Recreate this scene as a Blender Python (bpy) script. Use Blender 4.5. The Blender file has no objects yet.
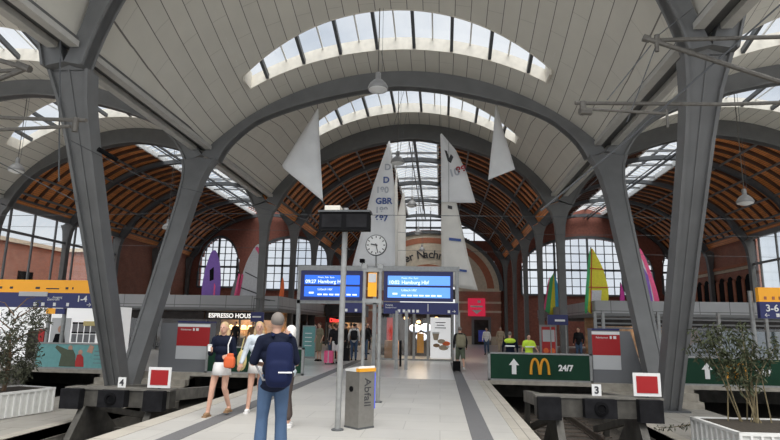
import bpy, bmesh, math, random
from mathutils import Vector, Matrix

S = bpy.context.scene
C = S.collection
random.seed(7)

# ------------------------------------------------------------------ camera
F_PX, PITCH, YAW, ROLL = 560.0, 0.187, 0.091, 0.018
fw = Vector((-math.sin(YAW) * math.cos(PITCH), math.cos(YAW) * math.cos(PITCH), math.sin(PITCH)))
r0 = Vector((math.cos(YAW), math.sin(YAW), 0)); u0 = r0.cross(fw)
rr = r0 * math.cos(ROLL) + u0 * math.sin(ROLL)
uu = -r0 * math.sin(ROLL) + u0 * math.cos(ROLL)
camd = bpy.data.cameras.new('camera'); cam = bpy.data.objects.new('camera', camd); C.objects.link(cam)
mx = Matrix((rr, uu, -fw)).transposed().to_4x4(); mx.translation = Vector((0, 0, 1.65)); cam.matrix_world = mx
camd.sensor_width = 36; camd.lens = F_PX / 780 * 36; camd.clip_end = 500; camd.clip_start = 0.05
S.camera = cam

# ------------------------------------------------------------------ world: bright overcast, brighter towards the open end of the hall
W = bpy.data.worlds.new('sky'); S.world = W; W.use_nodes = True
nt = W.node_tree; nt.nodes.clear()
N = nt.nodes.new; L = nt.links.new
tc = N('ShaderNodeTexCoord'); nz = N('ShaderNodeTexNoise'); nz.inputs['Scale'].default_value = 5; nz.inputs['Detail'].default_value = 5
L(tc.outputs['Generated'], nz.inputs['Vector'])
cr = N('ShaderNodeValToRGB'); cr.color_ramp.elements[0].position = .38; cr.color_ramp.elements[0].color = (.64, .69, .76, 1)
cr.color_ramp.elements[1].position = .6; cr.color_ramp.elements[1].color = (.90, .915, .935, 1)
L(nz.outputs['Fac'], cr.inputs[0])
sx = N('ShaderNodeSeparateXYZ'); L(tc.outputs['Generated'], sx.inputs[0])
mr = N('ShaderNodeMapRange'); mr.inputs['From Min'].default_value = .15; mr.inputs['From Max'].default_value = -.9
mr.inputs['To Min'].default_value = .80; mr.inputs['To Max'].default_value = SKY_BACK = .95
L(sx.outputs['Y'], mr.inputs['Value'])
bg = N('ShaderNodeBackground'); L(cr.outputs[0], bg.inputs['Color']); L(mr.outputs[0], bg.inputs['Strength'])
wo = N('ShaderNodeOutputWorld'); L(bg.outputs[0], wo.inputs['Surface'])
sun = bpy.data.lights.new('sun', 'SUN'); sun.energy = 4.6; sun.angle = 1.0; sun.color = (1, .97, .92)
so = bpy.data.objects.new('sun', sun); so.rotation_euler = (math.radians(20), math.radians(9), 0); C.objects.link(so)

S.view_settings.view_transform = 'Standard'; S.view_settings.look = 'None'
S.view_settings.gamma = 1; S.view_settings.use_curve_mapping = False
S.view_settings.exposure = 0.39
try: S.cycles.use_denoising = True; S.cycles.max_bounces = 8; S.cycles.diffuse_bounces = 5; S.cycles.transparent_max_bounces = 16
except Exception: pass

# ------------------------------------------------------------------ materials
def mat(name, col, rough=.6, metal=0, var=0, scale=6, emit=None, estr=1, bump=0, col2=None, detail=4, coord='Object'):
    m = bpy.data.materials.new(name); m.use_nodes = True; n = m.node_tree; b = n.nodes['Principled BSDF']
    c = tuple(col) + (1,)
    b.inputs['Base Color'].default_value = c; b.inputs['Roughness'].default_value = rough; b.inputs['Metallic'].default_value = metal
    if var or col2 or bump:
        t = n.nodes.new('ShaderNodeTexCoord'); x = n.nodes.new('ShaderNodeTexNoise'); x.inputs['Scale'].default_value = scale; x.inputs['Detail'].default_value = detail
        n.links.new(t.outputs[coord], x.inputs['Vector'])
        if var or col2:
            r = n.nodes.new('ShaderNodeValToRGB'); r.color_ramp.elements[0].position = .3; r.color_ramp.elements[1].position = .7
            r.color_ramp.elements[0].color = tuple(v * (1 - var) for v in col) + (1,)
            r.color_ramp.elements[1].color = (tuple(col2) if col2 else tuple(min(1, v * (1 + var)) for v in col)) + (1,)
            n.links.new(x.outputs['Fac'], r.inputs[0]); n.links.new(r.outputs[0], b.inputs['Base Color'])
        if bump:
            bp = n.nodes.new('ShaderNodeBump'); bp.inputs['Strength'].default_value = bump
            n.links.new(x.outputs['Fac'], bp.inputs['Height']); n.links.new(bp.outputs[0], b.inputs['Normal'])
    if emit:
        b.inputs['Emission Color'].default_value = tuple(emit) + (1,); b.inputs['Emission Strength'].default_value = estr
    return m

def glassmat(name, tint, fac=.12, rough=.05):
    m = bpy.data.materials.new(name); m.use_nodes = True; n = m.node_tree; n.nodes.clear()
    o = n.nodes.new('ShaderNodeOutputMaterial'); mi = n.nodes.new('ShaderNodeMixShader'); t = n.nodes.new('ShaderNodeBsdfTransparent'); g = n.nodes.new('ShaderNodeBsdfGlossy')
    t.inputs[0].default_value = tuple(tint) + (1,); g.inputs['Roughness'].default_value = rough; mi.inputs[0].default_value = fac
    n.links.new(t.outputs[0], mi.inputs[1]); n.links.new(g.outputs[0], mi.inputs[2]); n.links.new(mi.outputs[0], o.inputs[0])
    return m

def brickmat(name, c1, c2, mortar, sx, sz, msize=.02, coord='Object', rot=None, offset=.5, var=.1, rough=.75, uv=False, freq=2):
    """Brick Texture: sx, sz = brick width and row height in metres."""
    m = bpy.data.materials.new(name); m.use_nodes = True; n = m.node_tree; b = n.nodes['Principled BSDF']; b.inputs['Roughness'].default_value = rough
    t = n.nodes.new('ShaderNodeTexCoord'); mp = n.nodes.new('ShaderNodeMapping'); br = n.nodes.new('ShaderNodeTexBrick')
    if rot: mp.inputs['Rotation'].default_value = rot
    n.links.new(t.outputs['UV' if uv else coord], mp.inputs[0]); n.links.new(mp.outputs[0], br.inputs['Vector'])
    br.inputs['Color1'].default_value = tuple(c1) + (1,); br.inputs['Color2'].default_value = tuple(c2) + (1,); br.inputs['Mortar'].default_value = tuple(mortar) + (1,)
    br.inputs['Scale'].default_value = 1; br.inputs['Brick Width'].default_value = sx; br.inputs['Row Height'].default_value = sz
    br.inputs['Mortar Size'].default_value = msize; br.inputs['Mortar Smooth'].default_value = .1; br.offset = offset; br.offset_frequency = freq
    nz = n.nodes.new('ShaderNodeTexNoise'); nz.inputs['Scale'].default_value = 1.3; nz.inputs['Detail'].default_value = 6
    n.links.new(t.outputs['UV' if uv else coord], nz.inputs['Vector'])
    mr = n.nodes.new('ShaderNodeMapRange'); mr.inputs['To Min'].default_value = 1 - var * 1.6; mr.inputs['To Max'].default_value = 1 + var * 1.6
    n.links.new(nz.outputs['Fac'], mr.inputs['Value'])
    mm = n.nodes.new('ShaderNodeMix'); mm.data_type = 'RGBA'; mm.blend_type = 'MULTIPLY'; mm.inputs[0].default_value = 1
    n.links.new(br.outputs['Color'], mm.inputs[6]); n.links.new(mr.outputs[0], mm.inputs[7]); n.links.new(mm.outputs[2], b.inputs['Base Color'])
    return m

M = {}
def vaultmat():
    m = brickmat('white_vault_panels', (.64, .615, .545), (.61, .585, .52), (.2, .185, .165), 500, .57, .014, uv=True, offset=0, var=.05, rough=.6)
    n = m.node_tree; b = n.nodes['Principled BSDF']; src = b.inputs['Base Color'].links[0].from_socket
    t = [q for q in n.nodes if q.type == 'TEX_COORD'][0]; br = n.nodes.new('ShaderNodeTexBrick')
    n.links.new(t.outputs['UV'], br.inputs['Vector']); br.inputs['Scale'].default_value = 1; br.inputs['Brick Width'].default_value = 2.1; br.inputs['Row Height'].default_value = .57
    br.inputs['Mortar Size'].default_value = .012; br.offset = .5; br.inputs['Color1'].default_value = br.inputs['Color2'].default_value = (1, 1, 1, 1); br.inputs['Mortar'].default_value = (.8, .8, .79, 1)
    mm = n.nodes.new('ShaderNodeMix'); mm.data_type = 'RGBA'; mm.blend_type = 'MULTIPLY'; mm.inputs[0].default_value = 1
    n.links.new(src, mm.inputs[6]); n.links.new(br.outputs['Color'], mm.inputs[7]); n.links.new(mm.outputs[2], b.inputs['Base Color']); return m
M['steel'] = mat('grey_painted_steel', (.165, .168, .17), .5, .0, var=.10, scale=1.5)
M['steel_dark'] = mat('dark_grey_steel', (.085, .09, .095), .5, 0, var=.12, scale=3)
M['steel_rib'] = mat('rib_steel', (.125, .125, .122), .55, 0, var=.1, scale=2)
M['lampshade'] = mat('grey_lamp_shade', (.30, .30, .30), .4)
M['galv'] = mat('galvanised_steel', (.33, .335, .33), .45, .5, var=.12, scale=9)
M['inox'] = mat('brushed_steel', (.27, .26, .24), .38, .6, var=.08, scale=14)
M['tube'] = mat('weathered_tube', (.15, .14, .125), .55, .3, var=.18, scale=12)
M['white'] = mat('white_paint', (.78, .78, .76), .5)
M['cream'] = mat('cream_curb', (.72, .68, .60), .7, var=.07, scale=5)
M['edge'] = mat('pale_edge_beam', (.46, .45, .42), .6, var=.06, scale=4)
M['vault'] = vaultmat()
M['wood'] = brickmat('timber_planks', (.82, .31, .09), (.66, .24, .07), (.10, .04, .018), 2.4, .14, .008, uv=True, offset=.37, var=.16, rough=.55)
M['rafter'] = mat('dark_rafter', (.075, .03, .016), .6, var=.25, scale=3)
M['paver'] = brickmat('platform_slabs', (.44, .43, .405), (.41, .40, .38), (.31, .30, .285), 1.2, .8, .007, var=.07, rough=.55, uv=True)
M['paver_old'] = brickmat('older_platform_slabs', (.34, .325, .29), (.30, .285, .26), (.19, .18, .165), 1.2, .9, .012, var=.12, rough=.8, uv=True)
M['concourse'] = brickmat('polished_floor', (.50, .50, .49), (.47, .47, .465), (.34, .34, .33), 1.2, 1.2, .01, var=.05, rough=.28, offset=0, uv=True)
M['tactile'] = mat('tactile_strip', (.13, .13, .135), .7, var=.15, scale=60)
M['kerb'] = brickmat('edge_stones', (.42, .39, .34), (.37, .345, .30), (.2, .19, .17), .45, 1.0, .01, var=.15, offset=0, rough=.8, uv=True)
M['concrete'] = mat('grimy_concrete', (.22, .205, .18), .85, var=.3, scale=3, bump=.2)
M['step'] = mat('stone_step', (.36, .33, .28), .8, var=.2, scale=5)
M['ballast'] = mat('dirty_ballast', (.075, .065, .055), .9, var=.6, scale=22, bump=.8, detail=8)
M['rail'] = mat('rail_steel', (.20, .17, .145), .4, .6, var=.2, scale=8)
M['sleeper'] = mat('sleeper', (.10, .08, .065), .9, var=.4, scale=8)
M['black'] = mat('black_plastic', (.006, .006, .007), .8)
M['blackm'] = mat('black_rubber', (.016, .016, .018), .85, var=.3, scale=5)
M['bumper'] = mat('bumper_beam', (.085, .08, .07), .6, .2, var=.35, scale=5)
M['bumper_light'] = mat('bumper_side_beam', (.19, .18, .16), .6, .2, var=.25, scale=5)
M['brick'] = brickmat('red_brick', (.42, .15, .095), (.34, .12, .08), (.32, .25, .2), .26, .08, .010, var=.18, rough=.85, uv=True)
M['brick_y'] = brickmat('red_brick_side', (.30, .105, .07), (.24, .085, .06), (.26, .20, .17), .26, .08, .010, var=.18, rough=.85, uv=True)
M['brick_dark'] = mat('dark_brick', (.24, .085, .06), .85, var=.2, scale=5)
M['sand'] = mat('sandstone', (.62, .54, .42), .8, var=.1, scale=4)
M['redband'] = mat('red_band', (.42, .16, .09), .8, var=.1, scale=4)
M['glass'] = glassmat('clear_glass', (.88, .92, .94))
M['skyglass'] = glassmat('roof_glass', (.90, .93, .96), .06)
M['teal'] = glassmat('teal_glass', (.30, .42, .42), .25)
M['yellow'] = mat('sign_yellow', (.95, .42, .02), .4, emit=(1, .42, .02), estr=.12)
M['dbblue'] = mat('sign_blue', (.022, .028, .14), .35)
M['screen'] = mat('screen_blue', (.02, .09, .5), .25, emit=(.025, .16, .85), estr=.75)
M['screen_lt'] = mat('screen_pale_blue', (.08, .25, .7), .25, emit=(.13, .34, .95), estr=.8)
M['screen_txt'] = mat('screen_text', (.8, .85, 1), .4, emit=(.7, .85, 1), estr=.8)
M['paint_white'] = mat('sign_white', (.85, .85, .84), .5)
M['red'] = mat('signal_red', (.40, .008, .011), .45)
M['dgreen'] = mat('banner_green', (.014, .052, .030), .5, var=.12, scale=2)
M['gold'] = mat('logo_gold', (.80, .36, .02), .5)
M['warm'] = mat('warm_lamp', (1, .7, .35), .5, emit=(1, .55, .2), estr=3.0)
M['warmwall'] = mat('lit_shop_wall', (.40, .24, .13), .7, var=.5, scale=2.5)
M['backlit'] = mat('backlit_letters', (.9, .88, .8), .5, emit=(1, .97, .9), estr=.7)
M['neon'] = mat('red_neon', (.9, .05, .04), .5, emit=(1, .05, .04), estr=1.4)
M['shopdark'] = mat('dark_shop', (.045, .04, .038), .5, var=.3, scale=2)
M['parapet'] = brickmat('parapet_panels', (.34, .345, .35), (.31, .315, .32), (.12, .12, .12), 1.6, .9, .02, offset=0, var=.06, rough=.5, uv=True)
M['kiosk_grey'] = mat('kiosk_grey', (.17, .175, .185), .5)
M['kiosk_light'] = mat('kiosk_light_grey', (.55, .56, .57), .5)
M['bark'] = mat('bark', (.16, .10, .06), .8, var=.3, scale=20)
M['cane'] = mat('bamboo_cane', (.20, .16, .085), .6, var=.2, scale=10)
M['leaf'] = mat('dusty_leaves', (.085, .09, .062), .6, var=.4, scale=4)
M['leaf2'] = mat('olive_leaves', (.07, .08, .045), .6, var=.4, scale=4)
M['soil'] = mat('soil', (.05, .04, .03), .9, var=.4, scale=20, bump=.5)
M['planter'] = mat('white_planter_metal', (.68, .68, .65), .5, var=.1, scale=6)
M['sail'] = mat('white_sailcloth', (.86, .87, .88), .6, var=.05, scale=1.5)
M['sail2'] = mat('cream_sailcloth', (.78, .76, .71), .65, var=.08, scale=1.2)
M['blue_txt'] = mat('blue_sail_letters', (.05, .10, .32), .6)
M['grey_txt'] = mat('ghost_sail_letters', (.50, .52, .58), .6)
M['red_txt'] = mat('red_sail_letters', (.45, .06, .08), .6)
M['dark_txt'] = mat('dark_letters', (.05, .05, .055), .6)
for n_, c_ in dict(orange=(.85, .17, .05), purple=(.24, .13, .48), pink=(.85, .12, .28), silver=(.62, .63, .65), yellowsail=(.72, .66, .05), green=(.07, .42, .16),
                   magenta=(.55, .04, .30), skyblue=(.05, .35, .60), cyan=(.18, .42, .42), skin=(.58, .34, .25), skin2=(.50, .30, .22), navy=(.008, .011, .026), bag_navy=(.01, .015, .05),
                   jeans=(.05, .095, .18), denim=(.05, .09, .16), blond=(.50, .36, .20), grey_hair=(.17, .15, .135), brown_hair=(.09, .05, .03), black_hair=(.02, .017, .015),
                   cloth_white=(.72, .71, .70), pale_blue=(.58, .64, .70), hivis=(.62, .85, .06), cloth_black=(.018, .018, .02), khaki=(.22, .20, .13), olive=(.10, .12, .08),
                   cloth_red=(.5, .04, .04), cloth_grey=(.20, .20, .21), leather=(.28, .17, .09), orange_bag=(.62, .11, .03), cap=(.75, .73, .7), brown_check=(.07, .05, .045), beige=(.45, .36, .26), blueglow=(.12, .16, .8), wood_light=(.42, .22, .10), straw=(.66, .55, .25)).items():
    M[n_] = mat('fabric_' + n_ if n_ not in ('skin', 'skin2') else n_, c_, .75, var=.08, scale=9)

for k_ in ('black', 'blackm', 'dgreen', 'leaf', 'leaf2', 'shopdark', 'navy', 'cloth_black', 'bag_navy'):
    M[k_].node_tree.nodes['Principled BSDF'].inputs['Specular IOR Level'].default_value = .12
M['lips'] = mat('lips', (.42, .16, .13), .6)
M['litred'] = mat('backlit_red', (.6, .02, .05), .4, emit=(.8, .02, .08), estr=.35)
M['glow_white'] = mat('faint_glow_white', (.8, .8, .8), .5, emit=(1, 1, 1), estr=.28)  # faint glow for the backlit poster, also added to brighten the booth wall
# ------------------------------------------------------------------ mesh helpers
class MB:
    def __init__(s): s.v = []; s.f = []; s.uv = []
    def quad(s, *p, uv=None):
        i = len(s.v); s.v += [tuple(q) for q in p]; s.f.append(tuple(range(i, i + len(p)))); s.uv.append(uv); return s
    def box(s, x0, x1, y0, y1, z0, z1):
        if x0 > x1: x0, x1 = x1, x0
        if y0 > y1: y0, y1 = y1, y0
        if z0 > z1: z0, z1 = z1, z0
        P = [(x0, y0, z0), (x1, y0, z0), (x1, y1, z0), (x0, y1, z0), (x0, y0, z1), (x1, y0, z1), (x1, y1, z1), (x0, y1, z1)]
        return s.hexa(P)
    def hexa(s, P):
        i = len(s.v); s.v += [tuple(p) for p in P]
        for f in ((3, 2, 1, 0), (4, 5, 6, 7), (0, 1, 5, 4), (1, 2, 6, 5), (2, 3, 7, 6), (3, 0, 4, 7)):
            s.f.append(tuple(i + k for k in f)); s.uv.append(None)
        return s
    def bar(s, a, b, w, h, up=(0, 0, 1)):
        a = Vector(a); b = Vector(b); d = (b - a).normalized(); up = Vector(up)
        if abs(d.dot(up)) > .98: up = Vector((0, 1, 0))
        x = d.cross(up).normalized() * (w / 2); y = x.cross(d).normalized() * (h / 2)
        return s.hexa([a - x - y, a + x - y, b + x - y, b - x - y, a - x + y, a + x + y, b + x + y, b - x + y])
    def tube(s, pts, r, n=8, caps=True):
        pts = [Vector(p) for p in pts]; rs = r if isinstance(r, (list, tuple)) else [r] * len(pts); base = len(s.v)
        prev = None
        for k, p in enumerate(pts):
            d = (pts[min(k + 1, len(pts) - 1)] - pts[max(k - 1, 0)]).normalized()
            if prev is None:
                prev = d.orthogonal().normalized()
            x = (prev - d * prev.dot(d)).normalized(); prev = x; y = d.cross(x)
            for j in range(n):
                a = 2 * math.pi * j / n; s.v.append(tuple(p + (x * math.cos(a) + y * math.sin(a)) * rs[k]))
        for k in range(len(pts) - 1):
            for j in range(n):
                a = base + k * n + j; b = base + k * n + (j + 1) % n
                s.f.append((a, b, b + n, a + n)); s.uv.append(None)
        if caps:
            s.f.append(tuple(base + j for j in range(n))[::-1]); s.uv.append(None)
            e = base + (len(pts) - 1) * n; s.f.append(tuple(e + j for j in range(n))); s.uv.append(None)
        return s
    def lathe(s, prof, c, n=16, axis=(0, 0, 1)):
        base = len(s.v); ax = Vector(axis).normalized(); x = ax.orthogonal().normalized(); y = ax.cross(x); c = Vector(c)
        for (r, h) in prof:
            for j in range(n):
                a = 2 * math.pi * j / n; s.v.append(tuple(c + ax * h + (x * math.cos(a) + y * math.sin(a)) * r))
        for k in range(len(prof) - 1):
            for j in range(n):
                a = base + k * n + j; b = base + k * n + (j + 1) % n; s.f.append((a, b, b + n, a + n)); s.uv.append(None)
        s.f.append(tuple(base + j for j in range(n))[::-1]); s.uv.append(None)
        e = base + (len(prof) - 1) * n; s.f.append(tuple(e + j for j in range(n))); s.uv.append(None)
        return s
    def prism(s, poly, y0, y1, sh0=0, fn=None):
        """poly in (x, z) extruded along Y; fn(x, z) -> y shift"""
        n = len(poly); i = len(s.v); g = fn or (lambda x, z: 0)
        s.v += [(x, y0 + g(x, z), z) for x, z in poly] + [(x, y1 + g(x, z), z) for x, z in poly]
        s.f.append(tuple(range(i, i + n))); s.uv.append(None)
        s.f.append(tuple(range(i + n, i + 2 * n))[::-1]); s.uv.append(None)
        for k in range(n):
            a, b = i + k, i + (k + 1) % n; s.f.append((b, a, a + n, b + n)); s.uv.append(None)
        return s
    def blob(s, c, r, n=10, m=7, rot=None):
        c = Vector(c); base = len(s.v)
        for k in range(m + 1):
            t = math.pi * k / m
            for j in range(n):
                a = 2 * math.pi * j / n; q = Vector((r[0] * math.sin(t) * math.cos(a), r[1] * math.sin(t) * math.sin(a), r[2] * math.cos(t)))
                if rot: q.rotate(rot)
                s.v.append(tuple(c + q))
        for k in range(m):
            for j in range(n):
                a = base + k * n + j; b = base + k * n + (j + 1) % n; s.f.append((a, a + n, b + n, b)); s.uv.append(None)
        return s
    def sblob(s, c, r, e=.45, n=16, m=10):
        c = Vector(c); base = len(s.v); pw = lambda v: math.copysign(abs(v) ** e, v)
        for k in range(m + 1):
            t = math.pi * k / m
            for j in range(n):
                a = 2 * math.pi * j / n; s.v.append((c.x + r[0] * pw(math.sin(t)) * pw(math.cos(a)), c.y + r[1] * pw(math.sin(t)) * pw(math.sin(a)), c.z + r[2] * pw(math.cos(t))))
        for k in range(m):
            for j in range(n):
                a = base + k * n + j; b = base + k * n + (j + 1) % n; s.f.append((a, a + n, b + n, b)); s.uv.append(None)
        return s
    def build(s, name, material, parent=None, smooth=False, loc=None, rotz=0, solid=0, fix=True, **tags):
        me = bpy.data.meshes.new(name); me.from_pydata(s.v, [], s.f)
        ul = me.uv_layers.new(name='UVMap'); k = 0
        for poly, u in zip(me.polygons, s.uv):
            if u is None:
                q = poly.normal; ax = max(range(3), key=lambda a: abs(q[a]) + (.01 if a == 2 else 0))
                ij = ((1, 2), (0, 2), (0, 1))[ax]
                for j in range(poly.loop_total):
                    c = s.v[poly.vertices[j]]; ul.data[poly.loop_start + j].uv = (c[ij[0]], c[ij[1]])
            else:
                for j in range(poly.loop_total): ul.data[poly.loop_start + j].uv = u[j]
        me.materials.append(M[material] if isinstance(material, str) else material)
        if fix or smooth:
            bm = bmesh.new(); bm.from_mesh(me)
            if smooth: bmesh.ops.remove_doubles(bm, verts=bm.verts, dist=1e-5)
            bmesh.ops.recalc_face_normals(bm, faces=bm.faces)
            for f in bm.faces: f.smooth = smooth
            bm.to_mesh(me); bm.free()
        o = bpy.data.objects.new(name, me); C.objects.link(o)
        if loc: o.location = loc
        if rotz: o.rotation_euler = (0, 0, rotz)
        if parent: o.parent = parent
        if solid:
            md = o.modifiers.new('solid', 'SOLIDIFY'); md.thickness = solid; md.offset = 0
        for a, b in tags.items(): o[a] = b
        return o

def soft(poly, n=3):
    for _ in range(n):
        q = []
        for a, b in zip(poly, poly[1:] + poly[:1]): q += [(a[0] * .8 + b[0] * .2, a[1] * .8 + b[1] * .2), (a[0] * .2 + b[0] * .8, a[1] * .2 + b[1] * .8)]
        poly = q
    return poly
def thing(name, label, cat, loc=(0, 0, 0), rotz=0, group=None, kind=None):
    o = bpy.data.objects.new(name, None); C.objects.link(o); o.location = loc; o.rotation_euler = (0, 0, rotz)
    o.empty_display_size = .2
    o['label'] = label; o['category'] = cat
    if group: o['group'] = group
    if kind: o['kind'] = kind
    return o
def tag(o, label, cat, group=None, kind=None):
    o['label'] = label; o['category'] = cat
    if group: o['group'] = group
    if kind: o['kind'] = kind
    return o
def kids(o): return [c for c in bpy.data.objects if c.parent == o]
def dup(root, loc=None, rotz=None, label=None, parent=None):
    r = root.copy(); C.objects.link(r)
    if parent: r.parent = parent
    if loc: r.location = loc
    if rotz is not None: r.rotation_euler = (0, 0, rotz)
    if label: r['label'] = label
    for ch in kids(root): dup(ch, parent=r)
    return r
def text(s, x, y, z, size, parent, material, name='lettering', face=0, extrude=.004, align='LEFT', tilt=0, sx=1, bold=0):
    """letters standing upright, facing -Y (face=0) or turned about Z by face"""
    cu = bpy.data.curves.new(name, 'FONT'); cu.body = s; cu.size = size; cu.extrude = extrude; cu.align_x = align; cu.offset = bold
    cu.materials.append(M[material]); c_ = bpy.data.objects.new(name, cu); C.objects.link(c_)
    me = bpy.data.meshes.new_from_object(c_); bpy.data.objects.remove(c_); bpy.data.curves.remove(cu)
    o = bpy.data.objects.new(name, me); C.objects.link(o)
    o.location = (x, y, z); o.rotation_euler = (math.pi / 2, tilt, face); o.scale = (sx, 1, 1)
    if parent: o.parent = parent
    return o

# ------------------------------------------------------------------ hall layout (metres; platform top z = 0)
XC, HS = -1.75, 8.25              # middle bay centre and half pitch
Y0, Y1, Y2, Y3 = 4.4, 13.2, 22.0, 30.8
YB = [37.3, 43.6, 50.0, 57.0]     # ribs of the timber hall
YEND = 57.6
BAYS = [XC - 2 * HS, XC, XC + 2 * HS]
LOW = -.6                         # side platforms
RAILZ = -.9; BED = -1.08
def vz(dx, ap=12.15):
    r = ap - 8.9; R = (64 + r * r) / (2 * r); return ap - R + math.sqrt(max(R * R - dx * dx, 0))
INNER = [(0, 11.45), (1.6, 11.3), (3.2, 10.98), (4.8, 10.52), (6.06, 9.98), (6.9, 9.27), (7.3, 8.75), (7.52, 8.3)]
INNER1 = [(0, 13.7), (1.6, 13.65), (3.2, 13.35), (4.6, 12.75), (5.8, 11.9), (6.6, 11.05), (7.05, 10.2), (7.36, 9.4), (7.56, 8.75), (7.67, 8.3)]
OUTER1 = [(x, 8.94 + 5.5 * math.sqrt(1 - (x / 8.05) ** 3)) for x in (0, 1.7, 3.4, 5.0, 6.3, 7.2, 7.6)] + [(7.72, 10.2), (7.9, 9.4), (8.25, 8.42)]
THIN = [.3, .3, .32, .36, .42, .46]
OUTER = [0, 1.7, 3.4, 5.1, 6.4, 7.3, 7.85, 8.25]
def lerp_curve(pts, x):
    for (a, b), (c, d) in zip(pts, pts[1:]):
        if a <= x <= c: return b + (d - b) * (x - a) / (c - a)
    return pts[-1][1]
def rib(xc, y, ap, name, label, m='steel_rib', th=.5, near=False):
    o = thing(name, label, 'arch', (xc, y, 0), kind='structure')
    mb = MB(); k = (ap - 8.9) / 3.25
    inn = [(x, 8.9 + (z - 8.9) * k - (.0 if z > 8.9 else 0)) if z > 8.9 else (x, z) for x, z in INNER]
    out = [(x, vz(x, ap) + .04) for x in OUTER]; out[-1] = (8.25, 8.6)
    if near: inn, out = INNER1, OUTER1
    if th < .45: inn = [(x, vz(x, ap) + .04 - THIN[i]) for i, (x, z) in enumerate(INNER[:6])] + [(7.25, 9.0), (7.79, 8.3)]
    def smooth(pts):
        P = [Vector((-pts[1][0], 0, pts[1][1]))] + [Vector((x, 0, z)) for x, z in pts] + [Vector((2 * pts[-1][0] - pts[-2][0], 0, 2 * pts[-1][1] - pts[-2][1]))]
        res = []
        for i in range(1, len(P) - 2):
            for t in (0, .33, .67):
                a, b, c, d = P[i - 1:i + 3]
                res.append(.5 * ((2 * b) + (-a + c) * t + (2 * a - 5 * b + 4 * c - d) * t * t + (-a + 3 * b - 3 * c + d) * t ** 3))
        res.append(P[-2]); return [(p.x, p.z) for p in res]
    inn, out = smooth(inn), smooth(out)
    def band(c0, c1, w):
        """closed strip between fractions c0..c1 of the depth, half thickness w"""
        sec = []
        for sgn in (-1, 1):
            rng = list(zip(inn, out)); rng = rng[::-1] if sgn < 0 else rng[1:]
            for (a, b) in rng:
                sec.append((sgn * (a[0] + (b[0] - a[0]) * c0), a[1] + (b[1] - a[1]) * c0, sgn * (a[0] + (b[0] - a[0]) * c1), a[1] + (b[1] - a[1]) * c1))
        for p, q in zip(sec, sec[1:]):
            mb.hexa([(p[0], -w, p[1]), (q[0], -w, q[1]), (q[0], w, q[1]), (p[0], w, p[1]), (p[2], -w, p[3]), (q[2], -w, q[3]), (q[2], w, q[3]), (p[2], w, p[3])])
    band(0, 1, th / 2 * .64)
    mb.build('arch_web', m, o)
    mb = MB(); band(0, .12, th / 2); mb.build('arch_flange', m, o)
    return o
HWF = [(-.6, .27), (4, .31), (6.4, .35), (7.3, .42), (7.9, .54), (8.3, .73)]
def leg_mesh(sign, w=.5, recess=True):
    HW = [(-.6, .27), (4, .32), (6.4, .37), (7.5, .44), (8.3, .58)] if recess else HWF
    """leg leaning along Y from the foot (y = 0) to y = sign * 4.4 at z = 8.9"""
    sh = lambda x, z: sign * (4.2 * (z + .6) / 9.5 + .2)
    L_ = [(-h, z) for z, h in HW]; R_ = [(h, z) for z, h in HW]
    poly = R_ + [(0, 8.75)] + L_[::-1]
    a = MB()
    def slabs(mb, f0, f1, y):
        for (z0, h0), (z1, h1) in zip(HW, HW[1:]):
            P = [(f0(h0), -y + sh(0, z0), z0), (f1(h0), -y + sh(0, z0), z0), (f1(h0), y + sh(0, z0), z0), (f0(h0), y + sh(0, z0), z0),
                 (f0(h1), -y + sh(0, z1), z1), (f1(h1), -y + sh(0, z1), z1), (f1(h1), y + sh(0, z1), z1), (f0(h1), y + sh(0, z1), z1)]
            mb.hexa(P)
    slabs(a, lambda h: -h + .02, lambda h: h - .02, w / 2 - (.09 if recess else .04))
    # head of the leg
    a.prism([(-HW[-1][1], 8.27), (HW[-1][1], 8.27), (0, 8.42)], -w / 2 + .09, w / 2 - .09, fn=sh)
    b = MB()
    if recess:
        slabs(b, lambda h: -h, lambda h: -h + .09, w / 2); slabs(b, lambda h: h - .09, lambda h: h, w / 2); slabs(b, lambda h: -.025, lambda h: .025, w / 2 - .06)
    else:
        slabs(b, lambda h: -h, lambda h: -h + .09, w / 2); slabs(b, lambda h: h - .09, lambda h: h, w / 2)
    return a, b
def vcolumn(x, yf, label, z0=LOW):
    o = thing('v_column', label, 'column', (x, yf, 0), kind='structure')
    for sg, rc in ((-1, True), (1, False)):
        a, b = leg_mesh(sg, recess=rc); l = a.build('leg', 'steel', o); b.build('flange', 'steel', l)
    MB().box(-.5, .5, -.55, .55, z0 - .02, z0 + .05).build('base_plate', 'steel_dark', o)
    return o
YF = (Y1 + Y2) / 2
vcolumn(XC - HS, YF, 'grey V-shaped steel column behind buffer stop number 4')
vcolumn(XC + HS, YF, 'grey V-shaped steel column behind buffer stop number 3')
for bi, xc in enumerate(BAYS):
    side = ('the left bay', 'the middle bay', 'the right bay')[bi]
    rib(xc, Y1, 12.15, 'steel_arch', 'nearest grey steel arch, across ' + side, m='steel', near=True)
    rib(xc, Y2, 12.15, 'steel_arch', 'second grey steel arch across %s' % side, m='steel')
    rib(xc, Y3, 13.1, 'steel_arch', 'grey steel arch between white vault and timber vault in ' + side)
ORD = ['first', 'second', 'third', 'last']
for bi, xc in enumerate(BAYS):
    for k, y in enumerate(YB):
        rib(xc, y, 13.1, 'steel_arch', '%s dark arch of the timber vault in the %s bay' % (ORD[k], ('left', 'middle', 'right')[bi]), 'steel_dark', .3)
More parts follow.
